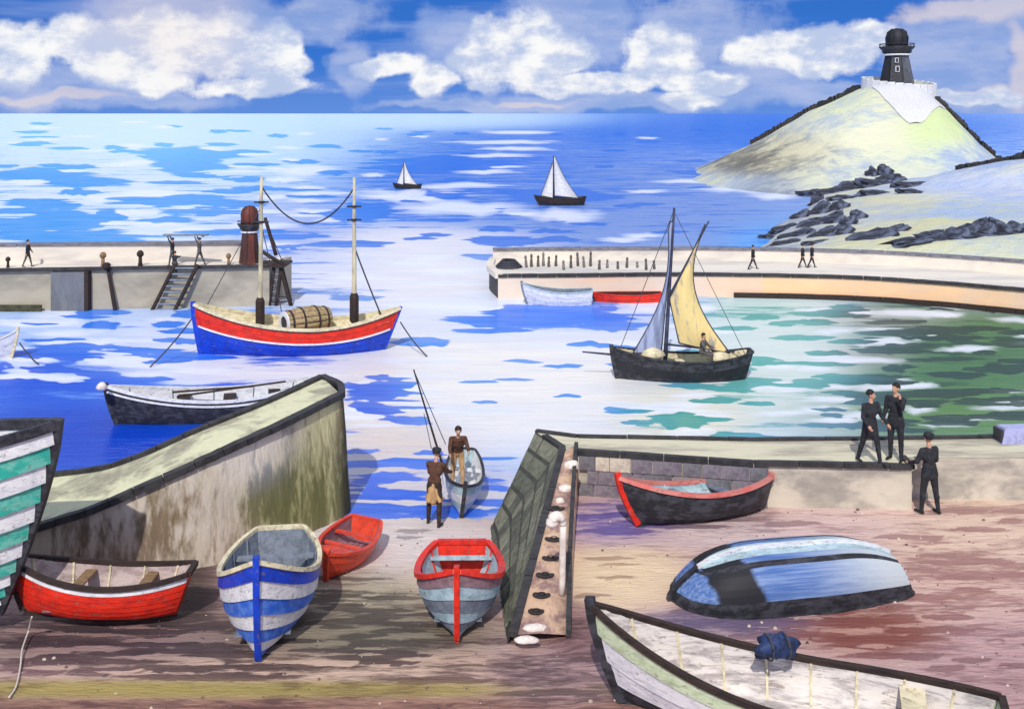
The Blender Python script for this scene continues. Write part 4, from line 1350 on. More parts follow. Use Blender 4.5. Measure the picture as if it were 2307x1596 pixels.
M_post = paint('weathered_post', S(104, 96, 90), S(58, 54, 52), .7, 6)
M_gpost = paint('grey_post', S(132, 126, 120), S(84, 80, 78), .7, 6)
rnd = random.Random(5)
ORD = 'first second third fourth fifth sixth seventh eighth ninth tenth eleventh twelfth thirteenth fourteenth fifteenth sixteenth seventeenth eighteenth'.split()
pd = [(1186, 28), (1197, 30), (1212, 26), (1224, 32), (1236, 24), (1252, 26), (1270, 22), (1286, 30), (1302, 32), (1316, 26), (1330, 34), (1350, 22), (1368, 20), (1392, 18), (1412, 24), (1436, 14), (1456, 26), (1474, 20)]
for k, (dx, hh) in enumerate(pd):
    Y = 58.0 + rnd.uniform(-.6, .9)
    slim_post(dx, 600, hh * Y / F, ORD[k] + ' dark mooring post from the left in the row on the right breakwater', M_post if k % 3 else M_gpost, ZR + .012, Y, 'mooring posts along the right breakwater')
# coil of rope at the pier end
cl = []
for j in range(70):
    a = j * 0.42
    rr = .75 - .006 * j
    cl.append(Vector((rr * math.cos(a), rr * math.sin(a), .05 + .006 * j)))
o = MB().tube(cl, .06, 5).build('rope_coil', M_rope, None, True)
o.location = Vector(((1146 - CX) / F * 58.2, 58.2, ZR + .02))
tag(o, 'coiled dark rope at the left end of the right breakwater', 'rope')

# ------------------------------------------------------------------ headland
xs = np.linspace(8, 190, 210)
ys = np.linspace(44, 250, 230)
Xh, Yh = np.meshgrid(xs, ys)
SX, SY = 62.5, 165.0
th = np.degrees(np.arctan2(Yh - SY, Xh - SX))
rr = np.hypot(Xh - SX, Yh - SY)
Rr_ = np.interp(th, [-180, -150, -124, -95, -75, -45, 0, 45, 90, 135, 155, 180], [31, 40, 50, 42, 27, 18, 14, 18, 26, 37, 33, 31])
nz = fbm(Xh, Yh, 0.06, 1.0)
nz2 = fbm(Xh, Yh, 0.2, 5.0)
f_ = rr / Rr_ * (1 + 0.05 * nz)
h1 = np.interp(f_, [0, .16, .40, .64, .8, .95, 1.05, 1.4], [14.2, 14.2, 10.6, 5.6, 3.1, 0.9, -0.6, -4])
xsh = np.interp(Yh, [62, 70, 78, 90, 107, 124, 140, 250], [14, 15.5, 19.0, 23, 30, 36, 60, 120]) + 1.2 * nz
h2 = np.interp(Xh - xsh, [-6, 0, 2, 8, 22, 60], [-3, -0.3, 0.7, 1.7, 3.0, 4.0])
h2 = np.where(Yh > 132, h2 - (Yh - 132) * 0.25, h2)
h3 = 5.6 - ((Xh - 62) / 20) ** 2 * 4 - ((Yh - 108) / 20) ** 2 * 4
h4 = 8.6 - ((Xh - 92) / 20) ** 2 * 5 - ((Yh - 140) / 18) ** 2 * 5
hh_ = np.maximum.reduce([h1, h2, h3, h4]) + 0.25 * nz + 0.16 * nz2
flat = np.clip((f_ - .13) / .06, 0, 1)
hh_ = np.where(f_ < .2, 14.2 * (1 - flat) + hh_ * flat, hh_)
pl = sorted([(p.x, p.y) for p in inn])
pier_in = np.interp(Xh, [p[0] for p in pl], [p[1] for p in pl])
hh_ = np.where(Yh < pier_in - .5, np.minimum(hh_, -3), np.minimum(hh_, np.maximum(-3, .6 + (Yh - pier_in) * .35)))
hm = grid_mesh('headland', Xh, Yh, hh_)


def head_z(X, Y):
    i = np.clip((Y - 44) / (250 - 44) * 229, 0, 228.999)
    j = np.clip((X - 8) / (190 - 8) * 209, 0, 208.999)
    i0, j0 = int(i), int(j)
    fi, fj = i - i0, j - j0
    return float((hh_[i0, j0] * (1 - fj) + hh_[i0, j0 + 1] * fj) * (1 - fi) + (hh_[i0 + 1, j0] * (1 - fj) + hh_[i0 + 1, j0 + 1] * fj) * fi)


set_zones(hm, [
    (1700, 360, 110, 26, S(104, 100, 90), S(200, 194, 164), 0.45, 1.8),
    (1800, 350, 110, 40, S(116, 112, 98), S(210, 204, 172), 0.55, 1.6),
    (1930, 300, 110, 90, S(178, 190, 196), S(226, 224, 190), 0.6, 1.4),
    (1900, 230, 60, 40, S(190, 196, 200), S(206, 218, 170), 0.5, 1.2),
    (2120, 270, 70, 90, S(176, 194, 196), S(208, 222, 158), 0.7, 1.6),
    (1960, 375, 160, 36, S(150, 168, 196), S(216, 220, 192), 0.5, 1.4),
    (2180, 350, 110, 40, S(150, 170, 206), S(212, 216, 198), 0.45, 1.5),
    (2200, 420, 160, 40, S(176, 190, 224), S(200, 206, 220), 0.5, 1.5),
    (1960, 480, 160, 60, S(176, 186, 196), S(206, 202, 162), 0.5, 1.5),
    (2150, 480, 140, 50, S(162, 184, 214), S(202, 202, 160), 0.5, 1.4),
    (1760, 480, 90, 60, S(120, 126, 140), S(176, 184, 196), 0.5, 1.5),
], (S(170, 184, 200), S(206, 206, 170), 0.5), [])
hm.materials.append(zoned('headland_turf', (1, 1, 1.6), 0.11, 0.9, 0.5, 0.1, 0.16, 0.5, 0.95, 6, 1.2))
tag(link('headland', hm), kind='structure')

lh = light_tower('lighthouse', (SX - .3, SY, 14.15), 9.6, 5.9, 3.7, [M_td, M_black, M_tg, M_td], 'tall dark lighthouse with a domed lantern on top of the headland', 5.6, 3.4)
for z_, sz in ((2.9, .42), (4.3, .36)):
    r_ = 2.95 - (2.95 - 1.85) * z_ / 5.4
    w_ = MB().box((-.75, -r_ * .93, z_), (sz * 1.5, .25, sz * 2.2)).build('window', M_white, lh)
    MB().box((-.75, -r_ * .93 - .10, z_), (sz, .12, sz * 1.7)).build('pane', M_black, w_)
# whitewashed ring wall and apron
wl = empty('ring_wall', (SX, SY, 14.1), label='whitewashed ring wall and apron round the foot of the headland lighthouse', cat='wall')
for k in range(28):
    a0_, a1_ = 2 * math.pi * k / 28 + .008, 2 * math.pi * (k + 1) / 28 - .008
    pts = []
    top_ = 1.2 + 0.8 * math.sin((a0_ + a1_) / 2 - .5)
    for z, rs_ in ((-1.6, (5.9, 5.2)), (top_, (5.7, 5.3))):
        for a, r_ in ((a0_, rs_[0]), (a1_, rs_[0]), (a1_, rs_[1]), (a0_, rs_[1])):
            pts.append((r_ * math.cos(a), r_ * math.sin(a), z))
    MB().add(pts, [(0, 1, 2, 3), (4, 5, 6, 7), (0, 1, 5, 4), (1, 2, 6, 5), (2, 3, 7, 6), (3, 0, 4, 7)]).build('wall_block', M_white, wl)
apr = []
for i in range(16):
    f = i / 15
    c = Vector((SX, SY - 4.9, 0)).lerp(Vector((SX - 6.0, SY - 22, 0)), f)
    w = 5.4 * (1 - f) ** .75 + .8
    row = []
    for j in range(9):
        x = c.x + (j / 8 - .5) * 2 * w
        row.append(Vector((x - SX, c.y - SY, head_z(x, c.y) + .14 + .12 * math.sin(math.pi * j / 8) - 14.1)))
    apr.append(row)
MB().grid(apr).build('apron', M_white, wl, True)


# dry stone walls on the ridges
def ridge_wall(pts, label, n=40, hgt=1.1):
    o = empty('field_wall', (0, 0, 0), label=label, cat='wall')
    pts = resample([Vector((x, y, 0)) for x, y in pts], n)
    rnd2 = random.Random(len(label))
    for a, b in zip(pts[:-1], pts[1:]):
        za, zb_ = head_z(a.x, a.y), head_z(b.x, b.y)
        t = (b - a).normalized()
        s_ = Vector((-t.y, t.x, 0)) * rnd2.uniform(.3, .5)
        ha, hb = hgt * rnd2.uniform(.75, 1.1), hgt * rnd2.uniform(.75, 1.1)
        b2 = b - t * .06
        vs = [a + s_, b2 + s_, b2 - s_, a - s_]
        v = [Vector((p.x, p.y, zz - .5)) for p, zz in zip(vs, (za, zb_, zb_, za))] + [Vector((p.x, p.y, zz + k)) for p, zz, k in zip(vs, (za, zb_, zb_, za), (ha, hb, hb, ha))]
        MB().add(v, [(0, 1, 2, 3), (4, 5, 6, 7), (0, 1, 5, 4), (1, 2, 6, 5), (2, 3, 7, 6), (3, 0, 4, 7)]).build('stone', M_darkstone, o)
    return o


def skyline(d0, d1, ya, yb, n=8):
    """crest of the land between two bearings"""
    out = []
    for k in range(n + 1):
        dx = d0 + (d1 - d0) * k / n
        Ys = np.arange(ya, yb, .5)
        el_ = [(head_z((dx - CX) / F * y, y) - H) / y for y in Ys]
        y = float(Ys[int(np.argmax(el_))])
        out.append(((dx - CX) / F * y, y))
    return out


ridge_wall(skyline(1935, 1690, 140, 200), 'dark dry stone wall following the left ridge down from the lighthouse', 40, .9)
ridge_wall(skyline(2112, 2240, 130, 190), 'dark dry stone wall running down the right slope from the lighthouse', 30, .8)
ridge_wall(skyline(2160, 2330, 84, 118), 'dark dry stone wall along the low hump at the right edge', 30, .45)
ridge_wall(skyline(2248, 2330, 124, 158), 'short dark dry stone wall on the farther hump at the right edge', 20, .7)

# rocks round the foot of the headland
M_rock = paint('black_rock', S(38, 40, 50), S(112, 122, 146), 0.75, 0.9, (1, 1, 1), 0.7, 0.6)
rock_me = []
for k in range(7):
    me = lump(1, 1, 1, k * 7.7 + 2, 3)
    for v in me.vertices:
        a = mnoise.noise((v.co.x * 1.4 + k * 3, v.co.y * 1.4, v.co.z * 1.4))
        c = mnoise.cell((v.co.x * 2.2 + k, v.co.y * 2.2, v.co.z * 2.2))
        v.co *= 1 + .45 * a + .16 * c
    for p in me.polygons:
        p.use_smooth = False
    me.materials.append(M_rock)
    rock_me.append(me)
rnd = random.Random(21)


def rock_at(dx, dy, rx, rz, ang, label, grp, hgt=None):
    # walk along the line of sight's ground track until it meets the land
    best = None
    for Y in np.arange(64, 200, .5):
        X = (dx - CX) / F * Y
        z = H - (dy - HY) / F * Y
        g = max(head_z(X, Y), 0.0)
        if z <= g + .05:
            best = (X, Y, g)
            break
    if best is None:
        return
    o = link('rock', rnd.choice(rock_me))
    X, Y, g = best
    s_ = rx * Y / F
    o.location = (X, Y, g - .05)
    o.scale = (s_, s_ * rnd.uniform(.6, .9), rz * Y / F * 1.15)
    o.rotation_euler = (rnd.uniform(-.15, .15), R(ang), rnd.uniform(-.3, .3))
    tag(o, label, 'rock', grp)


for k, (dx, dy, rx, rz, an) in enumerate(sorted(((1830, 440, 34, 13, 0), (1870, 434, 40, 10, -8), (1915, 425, 44, 13, -10), (1960, 418, 48, 15, -6), (2000, 408, 40, 15, -20), (2040, 420, 46, 11, -8), (1975, 436, 40, 9, 0), (1905, 446, 34, 8, 0), (2060, 434, 36, 7, 8), (1990, 390, 20, 16, -40), (1965, 395, 16, 14, -40), (1840, 455, 22, 10, -30)))):
    rock_at(dx, dy, rx, rz, an, '%s ' % ORD[k] + 'black rock from the left in the belt below the lighthouse hill', 'upper belt of rocks')
for k, (dx, dy, rx, rz, an) in enumerate(sorted(((1800, 490, 26, 12, -40), (1840, 480, 40, 12, -35), (1885, 470, 30, 13, -30), (1820, 508, 44, 10, -20), (1870, 500, 40, 13, -35), (1910, 505, 24, 16, -50), (1930, 492, 22, 16, -50), (1765, 515, 36, 8, -12), (1790, 530, 50, 9, -15), (1735, 535, 24, 7, 10), (1850, 530, 44, 10, -22), (1890, 525, 34, 12, -35), (1770, 546, 40, 7, -5), (1830, 548, 36, 7, -10)))):
    rock_at(dx, dy, rx, rz, an, '%s ' % ORD[k] + 'rock from the left in the grey belt by the right breakwater', 'middle belt of rocks')
for k, (dx, dy, rx, rz, an) in enumerate(sorted(((1950, 535, 66, 10, -18), (2010, 520, 40, 9, -20), (2050, 545, 60, 10, -8), (2090, 530, 40, 9, -16)))):
    rock_at(dx, dy, rx, rz, an, '%s ' % ORD[k] + 'long low rock from the left on the slope behind the walkers', 'long rocks on the slope')
for k, (dx, dy, rx, rz, an) in enumerate(sorted(((2140, 545, 46, 12, -30), (2170, 530, 40, 14, -35), (2200, 520, 40, 16, -40), (2225, 535, 26, 20, -55), (2250, 515, 22, 24, -60), (2268, 530, 20, 28, -65), (2285, 518, 18, 26, -65), (2300, 535, 20, 26, -65), (2120, 558, 50, 8, 0), (2190, 556, 60, 8, 0), (2260, 560, 60, 8, 3), (2310, 556, 40, 14, -50)))):
    rock_at(dx, dy, rx, rz, an, '%s ' % ORD[k] + 'black rock from the left in the cluster at the right edge', 'right hand cluster of rocks')

# ------------------------------------------------------------------ boats afloat
# two masted fishing boat
h = Hull(8.6, 2.5, 1.35, 0.95, 0.62, 0.0, 0.35, 0.75, 0.48, 0.6)
loc = Vector(((668 - CX) / F * 42.6, 42.9, -0.22))
fbo = make_boat('fishing_boat', 'two masted blue and red fishing boat moored inside the left breakwater', 'boat', loc, 186, h,
                [M_red, M_red, M_royal, M_royal, M_royal, M_royal, M_royal], M_cream, M_cream, M_royal,
                rail_w=0.12, rail_h=0.12, lap=0.02, deck=(0.06, 0.94, 0.32, M_cream), keel_mat=M_black)
Mi = (Matrix.Translation(loc) @ Matrix.Rotation(R(186), 4, 'Z')).inverted()


def loc_pt(dx, dy, Y=42.9):
    return Mi @ A(dx, dy, Y)


for sd in (1, -1):
    MB().sweep([h.P(u, 2 / 7, sd, .035) for u in us(26, .02, .98)], lambda i: Vector((0, 1, 0)), .05, .07).build('rubbing_strake', M_white, fbo)
    MB().sweep([h.P(u, 0.035, sd, .03) for u in us(26, .02, .98)], lambda i: Vector((0, 1, 0)), .05, .05).build('rubbing_strake', M_black, fbo)
M_mast = paint('mast_wood', S(208, 196, 160), S(120, 112, 100), 0.6, 3, (1, 1, .3))
for nm, x0, y0, x1, y1 in (('mast', 586, 745, 589, 398), ('mast', 798, 735, 798, 400)):
    ms = spar(fbo, nm, loc_pt(x0, y0), loc_pt(x1, y1), .115, .06, M_mast, 10)
    for dyk in ((455, 500) if x0 < 700 else (465, 495)):
        c = loc_pt(x1, dyk)
        MB().lathe([(.10, -.05), (.14, -.04), (.14, .04), (.10, .05)], 10, c).build('band', M_black, ms)
        spar(ms, 'crosstree', c - Vector((.30, 0, 0)), c + Vector((.30, 0, 0)), .04, .04, M_black, 6)
    MB().lathe([(.085, .2), (.19, .35), (.19, 1.35), (.13, 1.5)], 10, loc_pt(x0, y0) - Vector((0, 0, .1))).build('tabernacle', M_dwood, ms)
a_, b_ = loc_pt(590, 421), loc_pt(797, 425)
rope(fbo, 'triatic_stay', a_, b_, 1.5, .035, M_black, 20)
rope(fbo, 'stay', loc_pt(800, 560), loc_pt(858, 708), .05, .035)
rope(fbo, 'stay', loc_pt(592, 520), loc_pt(640, 725), .0, .02)
rope(fbo, 'stay', loc_pt(586, 470), loc_pt(462, 695), .0, .018)
rope(fbo, 'mooring_line', loc_pt(441, 705, 42.6), loc_pt(338, 826, 40.2), .12, .03)
rope(fbo, 'mooring_line', loc_pt(902, 725, 43.2), loc_pt(962, 802, 41.9), .10, .03)
# net drum amidships: a big barrel lying along the deck
M_barrel = paint('barrel_wood', S(176, 152, 112), S(104, 84, 62), .6, 5, (2, .4, 2))
br = empty('barrel', A(690, 722, 42.7), (0, 0, R(38)), 'big brown barrel lying on the deck of the two masted boat', 'barrel')
MX = Matrix.Rotation(R(90), 3, 'Y')
for k in range(14):
    a0_, a1_ = 2 * math.pi * k / 14 + .02, 2 * math.pi * (k + 1) / 14 - .02
    P = []
    for i in range(7):
        x = -1.0 + 2.0 * i / 6
        r_ = .60 - .14 * (x / 1.0) ** 2
        P.append([Vector((x, r_ * math.cos(a), r_ * math.sin(a))) for a in (a0_, (a0_ + a1_) / 2, a1_)] + [Vector((x, (r_ - .05) * math.cos(a1_), (r_ - .05) * math.sin(a1_))), Vector((x, (r_ - .05) * math.cos(a0_), (r_ - .05) * math.sin(a0_)))])
    MB().grid(P, 0, True).build('stave', M_barrel, br, True)
for x in (-.78, -.3, .35, .8):
    r_ = .605 - .14 * x * x
    MB().lathe([(r_, -.04), (r_ + .02, -.04), (r_ + .02, .04), (r_, .04)], 20, (x, 0, 0), 0, MX).build('hoop', M_iron, br)
MB().lathe([(.30, 0), (.50, .0), (.50, .05), (.30, .05), (.30, 0)], 22, (-1.02, 0, 0), 0, MX, False).build('rim', M_white, br)
MB().lathe([(.02, 0), (.46, .0), (.46, .03), (.02, .03)], 22, (-.985, 0, 0), 0, MX).build('head', M_black, br)

# black rowing boat behind the quay
h = Hull(6.6, 1.75, 0.92, 0.52, 0.35, 0.25, 0.4, 0.3, 0.45, 0.58)
bloc = Vector((-9.85, 33.6, -0.20))
brow = make_boat('rowing_boat', 'long black rowing boat with white rim afloat behind the left quay', 'boat', bloc, 194, h,
                 [M_black] * 5, M_white, M_white, M_black, thwarts=(.2, .42, .64), ribs=5, rail_w=.09, rail_h=.09, thwart_mat=M_dwood, rib_mat=M_grey)
MB().sweep([h.P(u, 0.10, 1, .03) for u in us()], lambda i: Vector((0, 1, 0)), .04, .06).build('rubbing_strake', M_white, brow)
MB().sweep([h.P(u, 0.10, -1, .03) for u in us()], lambda i: Vector((0, 1, 0)), .04, .06).build('rubbing_strake', M_white, brow)


def oar(p0, p1, label, mat=M_dwood):
    p0, p1 = Vector(p0), Vector(p1)
    d = (p1 - p0)
    o = empty('oar', p0, label=label, cat='oar')
    spar(o, 'shaft', (0, 0, 0), d * .75, .035, .03, mat)
    s_ = d.cross(Vector((0, 0, 1))).normalized()
    MB().sweep([d * .74, d * .80, d * .98, d], lambda i: s_, .16, .025).build('blade', mat, o)
    return o


oar((-10.9, 33.2, .80), (-7.6, 34.3, 1.0), 'dark oar lying across the black rowing boat nearer the quay')
oar((-11.2, 33.7, .80), (-8.6, 34.0, .92), 'dark oar laid along the far side of the black rowing boat')
me = lump(.16, .16, .16, 4.4, 2)
me.materials.append(M_lime)
o = link('fender', me)
o.location = A(229, 872, 32.2)
tag(o, 'small round white fender on the bow of the black rowing boat', 'fender')

# white boat under the right breakwater
h = Hull(3.7, 1.3, .85, .42, .1, .6, .35, .1)
make_boat('dinghy', 'small white dinghy moored against the right breakwater', 'boat', G(1256, 690, 0) + Vector((0, .6, -.16)), 178, h,
          [M_white] * 4 + [M_palegrey], M_palegrey, M_grey, M_grey, thwarts=(.3, .6), rail_w=.06)
# red low boat beside it
h = Hull(3.7, 1.2, .62, .08, .06, .5, .3, .2)
make_boat('dinghy', 'low red boat moored right of the white dinghy at the breakwater', 'boat', G(1415, 684, 0) + Vector((0, .7, -.22)), 181, h,
          [M_red, M_red, M_black, M_black], M_red, M_dwood, M_dwood, thwarts=(.3, .6), rail_w=.06)
# white bow at the left edge
h = Hull(3.4, 1.2, .7, .62, .1, .6, .3, .1)
lw = make_boat('dinghy', 'white dinghy bow poking in at the left edge of the harbour', 'boat', G(-72, 815, 0) + Vector((0, .4, -.15)), 8, h,
               [M_white] * 4, M_white, M_wood, M_cream, thwarts=(.3, .6), rail_w=.06)
tag(rope(None, 'mooring_line', A(44, 772, 41.6), G(88, 822, 0), .06, .03), 'thin grey mooring line running from the white bow at the left edge', 'rope')

# gaff rigged lugger with yellow sail
h = Hull(5.3, 1.7, 1.05, .42, .28, .35, .28, .35, .46, .58)
gl = Vector(((1538 - CX) / F * 38.3, 38.6, -.30))
gb = make_boat('sailing_boat', 'dark hulled sailing boat with a tall yellow sail in the inner harbour', 'boat', gl, 181, h,
               [M_black, M_td, M_black, M_td, M_black], M_black, M_cream, M_black, rail_w=.08, rail_h=.08, thwarts=(.25, .5), deck=(.80, .97, .12, M_wood))
Gi = (Matrix.Translation(gl) @ Matrix.Rotation(R(181), 4, 'Z')).inverted()
g = lambda dx, dy, Y=38.6: Gi @ A(dx, dy, Y)
M_spar = paint('dark_spar', S(50, 52, 72), S(90, 92, 116), .5, 5)
spar(gb, 'mast', g(1498, 815), g(1519, 468), .085, .045, M_spar, 10)
spar(gb, 'bowsprit', g(1400, 800), g(1312, 792), .05, .03, M_spar)
spar(gb, 'gaff', g(1507, 668), g(1597, 498), .045, .03, M_spar)
spar(gb, 'boom', g(1502, 775), g(1655, 792), .045, .035, M_spar)
M_ysail = paint('yellow_canvas', S(232, 204, 138), S(146, 142, 146), .9, 1.6, (2, 1, .45), .85, .3, (.50, .62))
M_bsail = paint('grey_blue_canvas', S(158, 168, 198), S(104, 110, 134), .7, 2.0, (2.5, 1, .35), .85, .3)
sail(gb, 'mainsail', g(1530, 772), g(1648, 795), g(1594, 505), g(1508, 672), Vector((0, .28, 0)), M_ysail, 14, 16, .10,
     lambda s_, t: Vector((0.95 * s_ * math.sin(math.pi * min(1, t * .95 + .02)), 0, 0)))
sail(gb, 'foresail', g(1490, 790), g(1426, 795), g(1510, 500), g(1516, 495), Vector((0, .2, 0)), M_bsail, 10, 16, .12,
     lambda s_, t: Vector((-.48 * s_ * math.sin(math.pi * min(1, t * 1.05)), 0, 0)))
rope(gb, 'forestay', g(1518, 475), g(1392, 798), 0, .015)
rope(gb, 'backstay', g(1518, 475), g(1680, 800), 0, .012)
rope(gb, 'mainsheet', g(1648, 794), g(1668, 805), 0, .018)
for k, (dx, dy, sx, lb) in enumerate(((1470, 798, .45, 'cream canvas heap in the bow of the yellow sailed boat'), (1622, 806, .42, 'cream canvas heap in the stern of the yellow sailed boat'))):
    me = lump(sx, .35, .26, k + 8.1)
    me.materials.append(M_cream)
    o = link('canvas_heap', me)
    o.location = A(dx, dy, 38.5)
    tag(o, lb, 'canvas')

# far sailing boats
for nm, dx, dy, Ls, label, hd in (('sailing_boat', 918, 425, 3.8, 'smaller white sailed boat far out on the left', 178), ('sailing_boat', 1262, 462, 5.6, 'larger white sailed boat with dark hull out at sea', 184)):
    p = G(dx, dy, 0)
    k = Ls / 5.6
    h = Hull(Ls, Ls * .34, Ls * .17, Ls * .06, Ls * .03, .4, Ls * .12, Ls * .05)
    o = make_boat(nm, label, 'boat', p + Vector((0, 0, -.2 * k)), hd, h, [M_dwood, M_black, M_dwood], M_black, M_wood, M_black, rail_w=.08 * k + .03, rail_h=.08)
    tp = 5.6 * k
    spar(o, 'mast', (.7 * k, 0, .3), (.75 * k, 0, tp), .07 * k, .04 * k, M_dwood)
    sail(o, 'mainsail', (.6 * k, 0, 1.25 * k), (-2.0 * k, .1, .95 * k), (.55 * k, .05, tp * .985), (.72 * k, 0, tp * .98), Vector((0, -.35 * k, 0)), M_white, 10, 12, .08,
         lambda s_, t: Vector((.5 * s_ * math.sin(math.pi * t) * .5, 0, 0)))
    sail(o, 'jib', (.8 * k, 0, 1.0 * k), (2.1 * k, 0, 1.25 * k), (.85 * k, 0, tp * .86), (.75 * k, 0, tp * .87), Vector((0, -.3 * k, 0)), M_white, 8, 12, .06)
    spar(o, 'boom', (.7 * k, 0, 1.15 * k), (-2.1 * k, .1, .9 * k), .04, .03, M_dwood)

# boat being hauled out on the slip, with leaning mast
h = Hull(3.1, .98, .62, .34, .08, .5, .3, .1, .45, .6)
sl = Vector((-1.30, 26.55, 0.02))
so = make_boat('rowing_boat', 'little white boat with a leaning mast being hauled onto the slipway', 'boat', sl, -88, h,
               [M_palegrey, M_white, M_palegrey, M_white, M_palegrey], M_black, M_white, M_black, thwarts=(.3,), rail_w=.07, heel=-6, pitch=3, lap=.01)
Si = (Matrix.Translation(sl) @ Euler((R(-6), R(3), R(-88))).to_matrix().to_4x4()).inverted()
s2 = lambda dx, dy, Y: Si @ A(dx, dy, Y)
spar(so, 'mast', s2(1004, 1070, 26.6), s2(932, 832, 26.9), .035, .02, M_dwood)
rope(so, 'halyard', s2(934, 838, 26.9), s2(1004, 1000, 25.9), 0, .012, M_black)
rope(so, 'halyard', s2(955, 930, 26.8), s2(972, 1010, 26.0), 0, .010, M_black)

# ------------------------------------------------------------------ people
M_skin = paint('skin', S(206, 160, 132), S(170, 120, 96), .4, 20, (1, 1, 1), .6)
M_suit = paint('black_cloth', (.020, .021, .026), (.05, .052, .06), .6, 12, (1, 1, .5), .9)
M_shoe = paint('black_shoe', (.012, .012, .012), (.03, .03, .03), .5, 12)
M_brown = paint('brown_cloth', S(92, 62, 48), S(50, 36, 32), .6, 10, (1, 1, .5), .9)
M_ochre = paint('ochre_cloth', S(196, 158, 112), S(120, 88, 62), .6, 8, (1, 1, .5), .9)
M_shirt = paint('pink_shirt', S(206, 160, 140), S(150, 106, 90), .6, 8, (1, 1, .5), .9)
M_hair = paint('dark_hair', (.016, .013, .012), (.04, .032, .028), .6, 30, (1, 1, .3), .7)
M_gcloth = paint('grey_cloth', S(96, 92, 88), S(60, 58, 56), .6, 10, (1, 1, .5), .9)


def capsule(bm, p0, p1, r0, r1, squash=None):
    p0, p1 = Vector(p0), Vector(p1)
    d = p1 - p0
    L_ = max(d.length, 1e-5)
    q_ = d.to_track_quat('Z', 'Y') if d.length > 1e-5 else Euler((0, 0, 0)).to_quaternion()
    n, ring = 10, []
    rows_ = []
    for k in range(4):
        a = -math.pi / 2 + math.pi / 2 * k / 3
        rows_.append((r0 * math.cos(a), r0 * math.sin(a)))
    for k in range(4):
        a = math.pi / 2 * k / 3
        rows_.append((r1 * math.cos(a), L_ + r1 * math.sin(a)))
    vs = []
    for r_, z in rows_:
        row = []
        for j in range(n):
            p = Vector((max(r_, 1e-4) * math.cos(2 * math.pi * j / n), max(r_, 1e-4) * math.sin(2 * math.pi * j / n), z))
            p = p0 + q_ @ p
            row.append(bm.verts.new(p))
        vs.append(row)
    for a, b in zip(vs[:-1], vs[1:]):
        for j in range(n):
            bm.faces.new((a[j], a[(j + 1) % n], b[(j + 1) % n], b[j]))
    bm.faces.new(vs[0][::-1])
    bm.faces.new(vs[-1])


